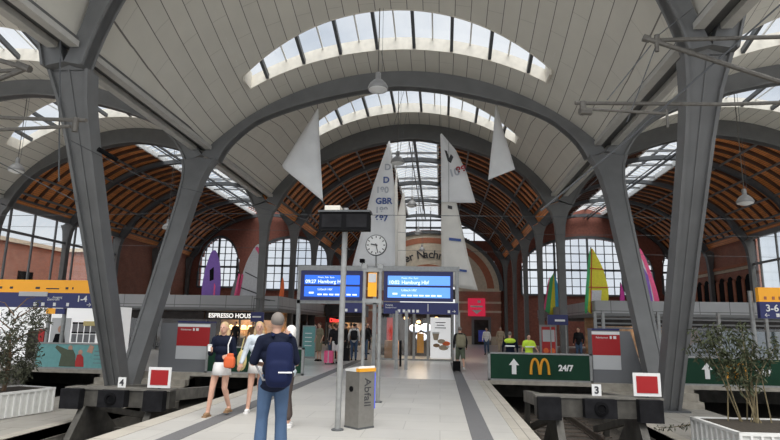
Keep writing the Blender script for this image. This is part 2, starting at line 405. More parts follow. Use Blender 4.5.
# straight columns of the timber hall
def column(x, y, label):
    o = thing('steel_column', label, 'column', (x, y, 0), kind='structure')
    e_ = y > Y3 + 1; hw = [(0, .15), (3, .15), (6.4, .16), (7.3, .21), (7.9, .3), (8.3, .46)] if e_ else [(0, .18), (3, .18), (6, .2), (7.2, .27), (7.9, .45), (8.3, .73)]
    mb = MB()
    for (z0, h0), (z1, h1) in zip(hw, hw[1:]):
        mb.hexa([(-h0, -.2, z0), (h0, -.2, z0), (h0, .2, z0), (-h0, .2, z0), (-h1, -.2, z1), (h1, -.2, z1), (h1, .2, z1), (-h1, .2, z1)])
    mb.build('shaft', 'steel_rib', o); MB().box(-.32, .32, -.32, .32, 0, .12).build('base', 'steel_dark', o)
    MB().prism([(-hw[-1][1], 8.27), (hw[-1][1], 8.27), (0, 8.5)], -.15, .15).build('capital', 'steel_rib', o)
YC = [Y3] + YB
ORD2 = ['nearest', 'second', 'third', 'fourth', 'farthest']
for i, x in enumerate([XC - 3 * HS, XC - HS, XC + HS, XC + 3 * HS]):
    for k, y in enumerate(YC):
        column(x, y, '%s straight grey column in the %s row of the timber hall' % (ORD2[k], ('far left', 'left', 'right', 'far right')[i]))
    
# white vaults between the arches: steep at the near arch, flatter at the second one
LENS = 5.75
def high(dx): return 8.9 + 5.5 * math.sqrt(max(0, 1 - (min(abs(dx), 8.04) / 8.05) ** 3))
def zf0(dx, y): return high(dx)
def zf1(dx, y):
    w = (1 - min(max((y - Y1) / (Y2 - Y1), 0), 1)) ** 1.6
    return w * high(dx) + (1 - w) * vz(min(abs(dx), 8.2), 12.15)
def zf2(dx, y): return vz(min(abs(dx), 8.2), 12.15 + .95 * min(1, max(0, (y - Y2) / 3.2)))
def arcs(n=56, half=8.02, f=None):
    pts = [-half + 2 * half * i / n for i in range(n + 1)]
    pts = sorted(set([round(p, 4) for p in pts] + [-LENS, LENS])); l = [0]
    for a, b in zip(pts, pts[1:]): l.append(l[-1] + math.hypot(b - a, f(b) - f(a)))
    return pts, [v - l[-1] / 2 for v in l]
vn = 0
for bi, xc in enumerate(BAYS):
    for k, (ya, yb, zf, nr, cv, fr) in enumerate(((Y0, Y1, zf0, 6.6, 1.3, 11.8), (Y1, Y2, zf1, 18.2, 1.3, 20.25), (Y2, Y3, zf2, 25.85, 1.9, 28.75))):  # nearest opening is out of view, enlarged to let more light onto the floor
        vn += 1; mb = MB(); pts, l = arcs(f=lambda x: vz(min(abs(x), 8.2), 12.15)); near = lambda x: nr + cv * (min(abs(x), LENS) / LENS) ** 2
        for i in range(len(pts) - 1):
            a, b = pts[i], pts[i + 1]
            def strip(y0a, y0b, y1a, y1b, n=6):
                for q in range(n):
                    c = [(x, u + (v - u) * t / n, li) for (x, u, v, li, t) in ((a, y0a, y1a, l[i], q), (b, y0b, y1b, l[i + 1], q), (b, y0b, y1b, l[i + 1], q + 1), (a, y0a, y1a, l[i], q + 1))]
                    mb.quad(*[(xc + x, y, zf(x, y)) for x, y, _ in c], uv=[(y, li) for _, y, li in c])
            if abs((a + b) / 2) < LENS: strip(ya, ya, near(a), near(b)); strip(fr, fr, yb, yb, 2)
            else: strip(ya, ya, yb, yb, 8)
        for sd in (-8.02, 8.02):
            for q in range(8):
                u, v = ya + (yb - ya) * q / 8, ya + (yb - ya) * (q + 1) / 8
                mb.quad((xc + sd, u, 8.84), (xc + sd, v, 8.84), (xc + sd, v, zf(sd, v)), (xc + sd, u, zf(sd, u)))
        o = mb.build('ceiling', 'vault', smooth=True); o['kind'] = 'structure'
        for sx_ in (-1, 1):
            MB().bar((xc + sx_ * 7.93, ya + .25, 8.86), (xc + sx_ * 7.93, yb - .25, 8.86), .26, .16).build('trim_%d' % (vn * 2 + (sx_ > 0)), 'edge', kind='structure')
        where = ('left', 'middle', 'right')[bi] + ' bay, ' + ('overhead, nearer than the first arch, unseen and enlarged for light', 'between the near and second arch', 'between the second and third arch')[k]
        t = thing('skylight', 'long curved lens-shaped skylight in the ' + where, 'skylight', (xc, 0, 0), kind='structure')
        g = MB(); cb = MB(); up = .5; nn = [p for p in pts if abs(p) <= LENS]
        for a, b in zip(nn, nn[1:]):
            na, nb = near(a), near(b)
            g.quad((a, na, zf(a, na) + up), (b, nb, zf(b, nb) + up), (b, fr, zf(b, fr) + up), (a, fr, zf(a, fr) + up))
            for (p, q) in ((fr, fr), (na - .05, nb - .05)):
                za, zb = zf(a, p), zf(b, q)
                cb.hexa([(a, p, za - .02), (b, q, zb - .02), (b, q + .05, zb - .02), (a, p + .05, za - .02), (a, p, za + up), (b, q, zb + up), (b, q + .05, zb + up), (a, p + .05, za + up)])
        for s_ in (-1, 1):
            z_ = zf(LENS, fr); cb.box(s_ * LENS - .04, s_ * LENS + .04, near(LENS), fr, z_ - .05, zf(LENS, near(LENS)) + up)
        g.build('glazing', 'skyglass', t, fix=False); cb.build('curb', 'cream', t)
        for j in range(-4, 5):
            x = -.72 + j * 1.45
            if abs(x) < LENS - .4: MB().bar((x, near(x), zf(x, near(x)) + .22), (x, fr, zf(x, fr) + .1), .12, .2).build('glazing_bar', 'steel_dark', t)
            x = j * 1.45
            if abs(x) < LENS - .3: MB().bar((x, near(x), zf(x, near(x)) + up - .04), (x, fr, zf(x, fr) + up - .04), .06, .06).build('mullion', 'white', t)
# timber vaults with a glazed ridge
SKW = 1.6
for bi, xc in enumerate(BAYS):
    pts, l = arcs(n=40, half=7.95, f=lambda x: vz(x, 13.1)); mb = MB()
    for s_ in (-1, 1): mb.quad((xc + s_ * 7.95, Y3, vz(7.95, 13.1) + .25), (xc + s_ * 7.95, YEND, vz(7.95, 13.1) + .25), (xc + s_ * 8.24, YEND, 8.62), (xc + s_ * 8.24, Y3, 8.62))
    for i in range(len(pts) - 1):
        a, b = pts[i], pts[i + 1]
        if abs((a + b) / 2) < SKW: continue
        za, zb = vz(a, 13.1) + .25, vz(b, 13.1) + .25
        mb.quad((xc + a, Y3, za), (xc + b, Y3, zb), (xc + b, YEND, zb), (xc + a, YEND, za), uv=[(Y3, l[i]), (Y3, l[i + 1]), (YEND, l[i + 1]), (YEND, l[i])])
    o = mb.build('ceiling', 'wood', fix=False, solid=.08); o['kind'] = 'structure'
    rf = MB(); y = Y3 + .5
    while y < YEND:
        for i in range(len(pts) - 1):
            a, b = pts[i], pts[i + 1]
            if abs((a + b) / 2) < SKW: continue
            za, zb = vz(a, 13.1), vz(b, 13.1)
            rf.hexa([(xc + a, y - .09, za + .02), (xc + b, y - .09, zb + .02), (xc + b, y + .09, zb + .02), (xc + a, y + .09, za + .02), (xc + a, y - .09, za + .26), (xc + b, y - .09, zb + .26), (xc + b, y + .09, zb + .26), (xc + a, y + .09, za + .26)])
        y += 1.02
    rf.build('trim_%d' % (30 + bi), 'rafter', kind='structure')
    pl = MB()
    for dx in (-7.6, -6.7, -5.2, -3.5, 3.5, 5.2, 6.7, 7.6):
        z_ = vz(dx, 13.1) - .08; pl.bar((xc + dx, Y3, z_), (xc + dx, YEND, z_), .08, .12)
    pl.build('trim_%d' % (40 + bi), 'steel', kind='structure')
    t = thing('ridge_skylight', 'glazed ridge strip running along the timber vault of the %s bay' % ('left', 'middle', 'right')[bi], 'skylight', (xc, 0, 0), kind='structure')
    g = MB(); br = MB(); za = 13.75; ze = vz(SKW, 13.1) + .3
    for s_ in (-1, 1):
        g.quad((0, Y3, za), (s_ * SKW, Y3, ze), (s_ * SKW, YEND, ze), (0, YEND, za))
        br.bar((s_ * SKW, Y3, ze - .1), (s_ * SKW, YEND, ze - .1), .14, .35)
        y = Y3 + .3
        while y < YEND:
            br.bar((0, y, za), (s_ * SKW, y, ze), .05, .07); y += .62
    g.build('glazing', 'skyglass', t, fix=False); br.build('glazing_bars', 'white', t)
    rd = MB(); rd.bar((0, Y3, za - .08), (0, YEND, za - .08), .1, .16); rd.bar((.2, Y3, 12.75), (.2, YEND, 12.75), .12, .12); rd.bar((-.15, Y3, 12.75), (-.15, YEND, 12.75), .06, .06)
    rd.build('ridge_truss', 'steel_dark', t)
    for k in range(7):
        y = Y3 + 2.2 + k * 3.3; tr = MB(); tr.bar((-SKW, y, ze - .15), (SKW, y, ze - .15), .07, .1); tr.bar((-SKW, y, ze - .1), (0, y + 1.2, za - .15), .05, .05); tr.bar((SKW, y, ze - .1), (0, y + 1.2, za - .15), .05, .05)
        tr.build('cross_tie', 'steel', t)
# outer lid between neighbouring vaults
for x in (XC - 3 * HS, XC - HS, XC + HS, XC + 3 * HS):
    MB().box(x - .35, x + .35, Y0, YEND, 8.98, 9.1).build('beam', 'steel_rib', kind='structure')

# ------------------------------------------------------------------ ground, platforms, tracks
st = dict(kind='structure')
PL0, PL1 = -4.95, 1.52
YN = -6
mb = MB(); mb.box(PL0 + .34, PL1 - .34, YN, 18.6, -.25, 0); mb.build('floor', 'paver', **st)
for a, b in ((PL0, PL0 + .34), (PL1 - .34, PL1)):
    MB().box(a, b, YN, 18.6, -.25, .004).build('kerb', 'kerb', **st)
for x in (PL0, PL1):
    MB().box(x - .04 * (1 if x < 0 else -1) , x + (.2 if x < 0 else -.2), YN, 18.6, BED - .1, -.25).build('wall_platform', 'concrete', **st)
for x in (-3.86, .64):
    MB().box(x - .16, x + .16, YN, 27.5, -.02, .008).build('trim_%d' % (60 + (x > 0)), 'tactile', **st)
# low side platforms
for a, b, s_ in ((-11.4, -8.25, 1), (4.92, 7.75, -1)):
    MB().box(a, b, YN, 17.9, LOW - .2, LOW).build('floor', 'paver_old', **st)
    e = b if s_ > 0 else a
    MB().box(e - .3 * (s_ > 0), e + .3 * (s_ < 0), YN, 17.9, LOW - .22, LOW + .012).build('kerb', 'kerb', **st)
    MB().box(a + .01, b - .01, YN, 17.9, BED - .1, LOW - .2).build('wall_platform', 'concrete', **st)
    for k in range(3):
        MB().box(a + .02, b - .02, 17.9 - .0 + .32 * k, 19.0, LOW, LOW + .2 * (k + 1) - (0.001 if k == 2 else 0)).build('floor', 'step', **st)
MB().box(-32, 27, YN, 24.5, BED - .3, BED).build('ground', 'ballast', **st)
MB().box(-32, 27, 18.6, 60, -.09, 0).build('floor', 'concourse', **st)
MB().box(-32, 27, 24, 24.2, BED, -.09).build('wall_pit', 'concrete', **st)
for a, b in ((-32, PL0), (PL1, 27)):
    MB().box(a, b, 18.55, 18.68, -.1, .02).build('trim_%d' % (70 + (a > 0)), 'step', **st)
MB().box(-32, -14.2, YN, 18.6, BED, -.02).build('floor', 'paver_old', **st)
MB().box(11.3, 27, YN, 18.6, BED, LOW).build('floor', 'paver_old', **st)
def track(xc, label, yend=19.5):
    t = thing('railway_track', label, 'track', (xc, 0, 0))
    for s_ in (-1, 1):
        x = s_ * .75; r = MB()
        r.box(x - .035, x + .035, YN, yend, RAILZ - .04, RAILZ); r.box(x - .012, x + .012, YN, yend, RAILZ - .13, RAILZ - .04); r.box(x - .07, x + .07, YN, yend, RAILZ - .15, RAILZ - .13)
        r.build('rail', 'rail', t)
    y = 3.0
    while y < yend - .2:
        MB().box(-1.25, 1.25, y, y + .24, BED - .06, RAILZ - .15).build('sleeper', 'sleeper', t); y += .6
track(3.15, 'railway track right of the middle platform, ending at the buffer stop numbered 3')
track(-6.9, 'railway track left of the middle platform, ending at the buffer stop numbered 4')
track(9.6, 'railway track behind the right white planter')

# ------------------------------------------------------------------ walls
mb = MB(); mb.box(-27.2, -26.8, Y3 + 12.5, YEND, 0, 8.9); mb.build('wall_left', 'brick', **st)
mb = MB(); mb.box(23.3, 23.6, Y3 + 12.5, YEND, 0, 8.9); mb.build('wall_right', 'brick', **st)
# brick building seen through the left glazing
mb = MB(); mb.box(-33.5, -33, 20, 60, 0, 7.7); mb.box(-33.2, -27.2, 46, 46.4, 0, 7.7); mb.build('wall_outside', 'brick', **st)
mb = MB(); mb.box(-33.1, -32.8, 20, 46, 7.5, 7.8); mb.box(-33, -27.2, 45.8, 46, 7.5, 7.8); mb.build('cornice', 'sand', **st)
for y in (29.5, 33.5, 37.8, 42):
    f = MB(); f.box(-33.0, -32.92, y - .8, y + .8, 3.4, 5.4); f.build('window_%d' % int(y), 'black', **st)
# end wall: middle bay portal
AX, AZ = -1.2, 5.3
def ring(mb, xc, zc, r0_, r1_, y0, y1, a0=0, a1=math.pi, n=36):
    for k in range(n):
        p, q = a0 + (a1 - a0) * k / n, a0 + (a1 - a0) * (k + 1) / n
        c = [(xc + r * math.cos(a), zc + r * .81 * math.sin(a)) for r, a in ((r0_, p), (r1_, p), (r1_, q), (r0_, q))]
        mb.hexa([(c[0][0], y0, c[0][1]), (c[1][0], y0, c[1][1]), (c[2][0], y0, c[2][1]), (c[3][0], y0, c[3][1]), (c[0][0], y1, c[0][1]), (c[1][0], y1, c[1][1]), (c[2][0], y1, c[2][1]), (c[3][0], y1, c[3][1])])
    return mb
ye = YEND
p = thing('brick_portal', 'red brick end wall with a striped arch and dark arched lettering', 'portal', (0, 0, 0), kind='structure')
for a, b in ((AX - 7.2, AX - 2.9), (AX + 2.7, AX + 7.2)):
    MB().box(a, b, ye - .6, ye, 0, AZ).build('pier', 'brick', p)
    for z, h in ((AZ - .1, .3), (4.0, .2), (3.1, .2), (0, .8)): MB().box(a - .02, b + .05, ye - .66, ye - .6, z, z + h).build('stone_band', 'sand', p)
ring(MB(), AX, AZ, 7.1, 7.5, ye - .75, ye).build('arch_rim', 'steel_dark', p)
ring(MB(), AX, AZ, 6.6, 7.1, ye - .6, ye).build('arch_band', 'sand', p)
ring(MB(), AX, AZ, 5.9, 6.6, ye - .62, ye).build('arch_band', 'redband', p)
ring(MB(), AX, AZ, 3.2, 5.9, ye - .6, ye).build('arch_band', 'sand', p)
ring(MB(), AX, AZ, 2.7, 3.2, ye - .62, ye).build('arch_band', 'redband', p)
MB().box(AX - 2.9, AX + 2.7, ye - .4, ye - .2, 4.4, 5.4).build('lintel_beam', 'steel_dark', p)
MB().box(4.05 - .95, 4.05 + .95, ye - .7, ye - .6, 0, 2.7).build('grey_doorway', 'kiosk_grey', p)
MB().box(4.05 - .7, 4.05 + .7, ye - .74, ye - .7, 0, 2.4).build('door_opening', 'shopdark', p)
MB().box(4.05 - .3, 4.05 + .5, ye - .8, ye - .74, .3, 1.4).build('lit_display', 'blueglow', p)
TX = 'Kieler Nachrichten'
ARC = 4.5
for i, ch in enumerate(TX):
    if ch == ' ': continue
    a = math.radians(90 + 55 - 110 * (i + .5) / len(TX)); xx, zz = AX + ARC * math.cos(a), AZ + ARC * .81 * math.sin(a)
    text(ch, xx, ye - .66, zz - .4, 1.15, p, 'dark_txt', tilt=(math.pi / 2 - a) * .8, align='CENTER', bold=.02)
# steel and glass above and beside the portal
def grid(name, x0, x1, z0, z1, y, sx_, sz_, m='steel_dark', bw=.07, glass='skyglass', arch=None, lab=None, big=0):
    t = thing(name, lab, 'window', (0, y, 0), kind='structure'); g = MB(); b = MB(); n = 40
    xm, hw = (x0 + x1) / 2, (x1 - x0) / 2
    top = (lambda x: z1) if not arch else (lambda x: z1 - arch * (1 - math.sqrt(max(0, 1 - min(1, ((x - xm) / hw) ** 2)))))
    for k in range(n):
        a, c = x0 + (x1 - x0) * k / n, x0 + (x1 - x0) * (k + 1) / n; g.quad((a, 0, z0), (c, 0, z0), (c, 0, top(c)), (a, 0, top(a)))
        b.hexa([(a, -.12, top(a)), (c, -.12, top(c)), (c, .12, top(c)), (a, .12, top(a)), (a, -.12, top(a) + .25), (c, -.12, top(c) + .25), (c, .12, top(c) + .25), (a, .12, top(a) + .25)])
    g.build('glazing', glass, t, fix=False)
    x = x0 + sx_; i = 1
    while x < x1 - .05:
        w_ = bw * (3 if big and i % big == 0 else 1); b.box(x - w_ / 2, x + w_ / 2, -.06, .06, z0, top(x)); x += sx_; i += 1
    z = z0 + sz_; i = 1
    while z < z1 - .1:
        half = hw if not arch or z < z1 - arch else hw * math.sqrt(max(0, 1 - ((z - z1 + arch) / arch) ** 2))
        w_ = bw * (3 if i == 3 else 1); b.box(xm - half, xm + half, -.06, .06, z - w_ / 2, z + w_ / 2); z += sz_; i += 1
    b.box(x0 - .12, x0 + .06, -.1, .1, z0, top(x0)); b.box(x1 - .06, x1 + .12, -.1, .1, z0, top(x1)); b.box(x0, x1, -.1, .1, z0 - .12, z0 + .06)
    b.build('window_frame', m, t)
    return t
grid('arched_window', -19.8, -11.2, 5.2, 10.6, ye - .1, .82, .82, arch=2.9, big=4, lab='large arched lattice window at the end of the left bay')
grid('arched_window', -25.6, -21.2, 5.4, 10.6, ye - .1, .7, .7, arch=3.6, big=3, lab='tall narrow arched lattice window beside the purple windsurf sail')
grid('arched_window', 8.2, 21.0, 5.0, 10.7, ye - .1, .82, .82, arch=3.3, big=4, lab='wide arched lattice window behind the yellow windsurf sail')
grid('arched_window', 21.9, 26.2, 5.2, 10.4, ye - .1, .7, .7, arch=3.4, big=3, lab='narrow arched lattice window behind the magenta windsurf sail')
# masonry around those openings
def wallhole(x0, x1, holes, z1, name, m='brick'):
    mb = MB(); n = int((x1 - x0) / .25)
    for k in range(n):
        a, c = x0 + (x1 - x0) * k / n, x0 + (x1 - x0) * (k + 1) / n; x = (a + c) / 2; h = None
        for (h0, h1, hz0, hz1, ar) in holes:
            if h0 < x < h1:
                xm, hw = (h0 + h1) / 2, (h1 - h0) / 2; h = (hz0, hz1 - ar * (1 - math.sqrt(max(0, 1 - ((x - xm) / hw) ** 2))))
        if h: mb.box(a, c, ye, ye + .4, 0, h[0]); mb.box(a, c, ye, ye + .4, h[1], z1)
        else: mb.box(a, c, ye, ye + .4, 0, z1)
    mb.build(name, m, **st)
wallhole(-27, -8.25, [(-19.8, -11.2, 5.2, 10.6, 2.9), (-25.6, -21.2, 5.4, 10.6, 3.6)], 14, 'wall_end_left', 'brick_dark')
wallhole(5.75, 28, [(8.2, 21.0, 5.0, 10.7, 3.3), (21.9, 26.2, 5.2, 10.4, 3.4)], 14, 'wall_end_right', 'brick_dark')
t = thing('gable_glazing', 'glazed gable above the striped brick arch at the end of the hall', 'window', (0, ye + .2, 0), kind='structure')
g = MB(); g.quad((-10, 0, 8), (6.5, 0, 8), (6.5, 0, 14), (-10, 0, 14)); g.build('glazing', 'skyglass', t, fix=False)
b = MB()
for k in range(12): x = -10 + 1.5 * k; b.box(x - .06, x + .06, -.08, .08, 7, 14)
for z in (8.6, 10.2, 11.8, 12.6): b.box(-10, 6.5, -.08, .08, z - .1, z + .1)
b.build('gable_frame', 'steel_dark', t)
w_ = MB()
for k in range(66):
    x0_, x1_ = -10 + .25 * k, -9.75 + .25 * k; xm = (x0_ + x1_) / 2; rr_ = abs(xm - AX)
    zb_ = AZ + math.sqrt(max(0, 7.55 ** 2 - rr_ ** 2)) * .81 if rr_ < 7.55 else 0
    w_.box(x0_, x1_, ye - .2, ye + .1, zb_, max(10.4, zb_ + .1))
w_.build('wall_gable', 'brick_dark', **st)
# side glazing of the outer bays
def sideglass(x, y0, y1, lab, s_, zt=8.6, zm=7.0):
    t = thing('side_glazing', lab, 'window', (x, 0, 0), kind='structure'); g = MB(); b = MB()
    g.quad((0, y0, .2), (0, y1, .2), (0, y1, zt), (0, y0, zt)); g.build('glazing', 'glass', t, fix=False)
    b.bar((0, y0, zt), (0, y1, zt), .3, .35); b.bar((0, y0, zm), (0, y1, zm), .12, .16)
    y = y0 + 1.05
    while y < y1: b.box(-.05, .05, y - .06, y + .06, 0, zt); y += 2.1
    b.build('window_frame', 'steel', t)
sideglass(XC - 3 * HS, Y3, 43.4, 'tall side glazing of the left bay above the sign 1-4', -1)
sideglass(XC + 3 * HS, Y3, 43.4, 'tall side glazing of the right bay above the sign 3-6', 1, zm=6.6)
# arcaded brick wall at the right
a_ = thing('brick_arcade', 'dark red brick arcade wall with narrow round arches above the right gallery', 'wall', (23.2, 0, 0), kind='structure')
MB().box(.02, .1, 43.7, 57, 6.4, 6.7).build('string_course', 'sand', a_); MB().box(-.1, .05, 43.7, 57, 6.65, 6.9).build('string_course', 'redband', a_)
for k in range(9):
    y = 44.6 + 1.35 * k; MB().box(-.06, .1, y - .42, y + .42, 3.6, 5.6).blob((.0, y, 5.6), (.08, .42, .42), 12, 6).build('blind_arch', 'black', a_)
    MB().box(-.1, .05, y + .5, y + .85, 3.4, 5.7).build('pilaster', 'redband', a_)
MB().box(-.12, .1, 43.7, 57, 3.1, 3.4).build('string_course', 'sand', a_)
# buildings outside, beyond the right glazing
mb = MB(); mb.box(30, 40, 25, 48, 0, 11)
mb.build('wall_outside', 'sand', **st)
for k in range(8):
    MB().box(29.9, 30.02, 26 + 2.7 * k, 27.5 + 2.7 * k, 6.4, 8.6).build('window_%d' % (80 + k), 'black', **st)

# ------------------------------------------------------------------ buffer stops
def buffer_stop(xc, num, label, y=11.75, dz=0):
    o = thing('buffer_stop', label, 'buffer stop', (xc, y, dz))
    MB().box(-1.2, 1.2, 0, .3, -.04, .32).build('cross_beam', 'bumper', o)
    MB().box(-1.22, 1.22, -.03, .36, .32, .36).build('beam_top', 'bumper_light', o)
    for x in (-.98, .92):
        b = MB().box(x - .22, x + .22, -.2, 0, -.08, .34).build('buffer_block', 'blackm', o)
    b = MB().box(-.32, .28, -.22, 0, -.02, .33).build('coupling_plate', 'blackm', o)
    MB().lathe([(.13, 0), (.13, .03), (.08, .04), (.07, .015)], (-.02, -.22, .16), 14, (0, -1, 0)).build('coupling_ring', 'black', b)
    for x in (-.78, .78):
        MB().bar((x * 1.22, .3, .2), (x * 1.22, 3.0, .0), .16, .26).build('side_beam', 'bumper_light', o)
        mb = MB(); P = [(x - .05, .05, -.02), (x + .05, .05, -.02), (x + .05, .4, -.02), (x - .05, .4, -.02)]
        mb.hexa([(x - .07, -.6, RAILZ), (x + .07, -.6, RAILZ), (x + .07, 1.6, RAILZ), (x - .07, 1.6, RAILZ)] + [(x - .07, .03, .0), (x + .07, .03, .0), (x + .07, .5, .0), (x - .07, .5, .0)])
        mb.build('side_frame', 'bumper', o)
        MB().bar((x, .4, -.1), (x, 3.4, RAILZ + .1), .12, .14).build('strut', 'bumper', o)
        MB().bar((x * 1.22, 2.85, .05), (x * 1.22, 3.1, RAILZ), .12, .12).build('rear_post', 'bumper', o)
    for yt in (-.5, 1.2): MB().box(-.85, .85, yt, yt + .15, RAILZ + .02, RAILZ + .2).build('cross_tie', 'bumper', o)
    # number plate and stop signal standing on the beam
    n = thing('number_plate', 'small white plate numbered %s on the %s buffer stop' % (num, 'left' if xc < 0 else 'right'), 'sign', (xc, y + .15, .362 + dz))
    MB().box(-.09, .09, -.02, 0, .0, .22).build('plate', 'paint_white', n); MB().box(-.015, .015, 0, .02, 0, .1).build('bracket', 'steel_dark', n)
    text(num, 0, -.026, .045, .19, n, 'dark_txt', align='CENTER', bold=.006)
    s_ = thing('stop_signal', 'square red signal board with white border on the %s buffer stop' % ('left' if xc < 0 else 'right'), 'signal', (xc + .93, y + .02, .362 + dz))
    MB().box(-.26, .26, -.02, 0, .03, .47).build('border', 'paint_white', s_); MB().box(-.2, .2, -.03, -.018, .09, .41).build('red_field', 'red', s_)
    MB().box(-.03, .03, 0, .03, 0, .2).build('bracket', 'steel_dark', s_)
buffer_stop(-7.1, '4', 'weathered dark buffer stop at the left, below the left V column', 12.3, -.17)
buffer_stop(3.1, '3', 'weathered dark buffer stop at the right, below the right V column')

# ------------------------------------------------------------------ barrier banners and kiosks at the track ends
def banner(x0, x1, label, ad=False, m='dgreen', y=18.62):
    o = thing('barrier_banner', label, 'banner', (0, y, 0))
    MB().box(x0, x1, 0, .06, .06, .84).build('panel', m, o)
    f = MB(); f.box(x0 - .04, x1 + .04, -.02, .09, .84, .89); f.box(x0 - .04, x1 + .04, -.02, .09, .02, .07)
    for x in (x0, x1): f.box(x - .04, x + .04, -.02, .09, 0, .89)
    f.build('banner_frame', 'galv', o)
    return o
def mcd(o, xa, xm, xt, s_=1.0):
    MB().prism([(xa - .07, .22), (xa + .07, .22), (xa + .07, .5), (xa + .16, .5), (xa, .7), (xa - .16, .5), (xa - .07, .5)], -.014, -.002).build('white_arrow', 'paint_white', o)
    pts = []
    for k in range(13):
        a = math.pi * k / 12; pts.append((xm - .15 + .13 * math.cos(math.pi - a), -.02, .23 + .47 * math.sin(a) ** .8))
    pts2 = [(2 * xm - p[0], p[1], p[2]) for p in pts][::-1]
    mb = MB(); mb.tube(pts, [.045] + [.04] * 11 + [.03], 6); mb.tube(pts2, [.03] + [.04] * 11 + [.045], 6)
    mb.build('golden_arches', 'gold', o)
    text('24/7', xt, -.012, .36, .25, o, 'paint_white', bold=.01)
b1 = banner(1.56, 4.72, 'dark green banner with white arrow, golden arches and 24/7, right of the middle platform'); mcd(b1, 2.34, 3.14, 3.72)
b2 = banner(7.0, 10.7, 'dark green banner with golden arches behind the right planter'); mcd(b2, 8.2, 9.05, 9.62)
b3 = banner(-7.75, -4.5, 'plain dark green banner behind the two walking women')
b4 = banner(-13.85, -11.2, 'turquoise advertising banner showing a waving couple', m='cyan')
# the picture on it
for name, m_, poly in (('printed_figure', 'olive', [(-12.95, .1), (-12.35, .1), (-12.4, .5), (-12.5, .66), (-12.7, .66), (-13.1, .8), (-13.15, .72), (-12.9, .5)]), ('printed_figure', 'cloth_red', [(-12.4, .1), (-12.05, .1), (-12.1, .42), (-12.2, .52), (-12.33, .5)]),
                       ('printed_hand', 'skin', [(-12.0, .6), (-11.8, .55), (-11.75, .78), (-11.9, .84)])):
    MB().prism(poly, -.01 - random.random() * .004, -.002).build(name, m_, b4)
for hx, hz, m_ in ((-12.6, .72, 'skin2'), (-12.22, .58, 'skin')): MB().blob((hx, -.006, hz), (.08, .008, .09), 10, 6).build('printed_head', m_, b4)
for k, w_ in enumerate((.45, .5, .42, .36)): text('~~~~~~~~'[:8], -11.72, -.012, .62 - .13 * k, .1, b4, 'dark_txt') if 0 else MB().box(-11.72, -11.72 + w_, -.012, -.002, .62 - .13 * k, .64 - .13 * k).build('script_line', 'kiosk_grey', b4)

def kiosk(x0, x1, y, side, label):
    o = thing('ticket_kiosk', label, 'kiosk', (0, y, 0))
    MB().box(x0, x1, 0, .5, .0, 1.64).build('cabinet', 'kiosk_grey', o)
    MB().box(x0, x1, -.02, 0, .42, .86).build('light_panel', 'kiosk_light', o); MB().box(x0, x1, -.02, 0, .86, 1.5).build('red_panel', 'red', o)
    MB().box(x0, x1, -.02, 0, 1.5, 1.6).build('white_band', 'paint_white', o); MB().box(x0, x1 + .0, -.04, .52, 1.64, 1.69).build('roof_cap', 'dbblue', o)
    text('Fahrkarten', x0 + .12, -.026, 1.38, .085, o, 'paint_white'); 
    MB().box(x0 + .55, x0 + .61, -.028, -.02, 1.37, 1.46).box(x0 + .66, x0 + .75, -.028, -.02, 1.37, 1.46).build('pictogram', 'paint_white', o)
    a, b = (x1, x1 + .75) if side > 0 else (x0 - .62, x0)
    MB().hexa([(a, .02, 0), (b, .02, 0), (b, .6, 0), (a, .6, 0), (a, .02, 1.62), (b if side < 0 else a + .35, .02, 1.62), (b if side < 0 else a + .35, .6, 1.62), (a, .6, 1.62)]).build('side_housing', 'kiosk_grey', o)
kiosk(4.82, 5.68, 18.75, 1, 'red, white and grey cabinet right of the first green banner')
kiosk(-9.0, -7.85, 18.95, -1, 'red, white and grey cabinet beside the left V column')

# ------------------------------------------------------------------ overhead direction signs
def dsign(x0, x1, y, zb, label, posts):
    o = thing('direction_sign', label, 'sign', (0, y, 0)); zm, zt = zb + .53, zb + .99
    MB().box(x0, x1, 0, .18, zm, zt).build('yellow_panel', 'yellow', o); MB().box(x0, x1, 0, .18, zb, zm).build('blue_panel', 'dbblue', o)
    for x in posts: MB().tube([(x, .25, 0), (x, .25, zt - .1)], .07, 10).build('post', 'galv', o)
    return o
d1 = dsign(-17.5, -12.28, 19.2, 2.08, 'yellow and blue overhead sign reading 1-4', (-14.12, -13.55))
text('1-4', -12.98, -.008, 2.31, .3, d1, 'paint_white', bold=.006); text('\u2192', -12.6, -.008, 2.13, .22, d1, 'paint_white')
text('Ausgang', -13.9, -.008, 2.42, .11, d1, 'paint_white'); text('Zentrum', -14.1, -.008, 2.34, .13, d1, 'paint_white'); 
for x, s_ in ((-13.35, .1), (-13.85, .1), (-14.3, .12), (-14.6, .12)): MB().box(x, x + s_, -.012, 0, 2.14, 2.26).build('pictogram', 'paint_white', d1)
for x, s_ in ((-14.6, .16), (-14.2, .5), (-13.45, .1), (-13.2, .05), (-12.5, .06), (-15.6, .12), (-16, .1)): MB().box(x, x + s_, -.012, 0, 2.74, 2.82 if s_ < .4 else 2.78).build('pictogram', 'dark_txt', d1)
MB().box(-15.2, -14.1, -.03, -.005, 2.48, 2.64).build('display', 'kiosk_light', d1)
MB().box(-14.1, -13.75, .02, .1, 1.86, 2.06).build('small_plate', 'yellow', d1); MB().box(-13.75, -13.4, .02, .1, 1.86, 2.06).build('small_plate', 'dbblue', d1)
d2 = dsign(10.25, 14.2, 19.2, 2.1, 'yellow and blue overhead sign reading 3-6', (10.12, 14.1))
text('3-6', 10.42, -.008, 2.33, .3, d2, 'paint_white', bold=.006); text('\u2190', 10.35, -.008, 2.14, .2, d2, 'paint_white')
for x in (10.72, 10.9, 11.02): MB().box(x, x + .1, -.012, 0, 2.15, 2.26).build('pictogram', 'paint_white', d2)
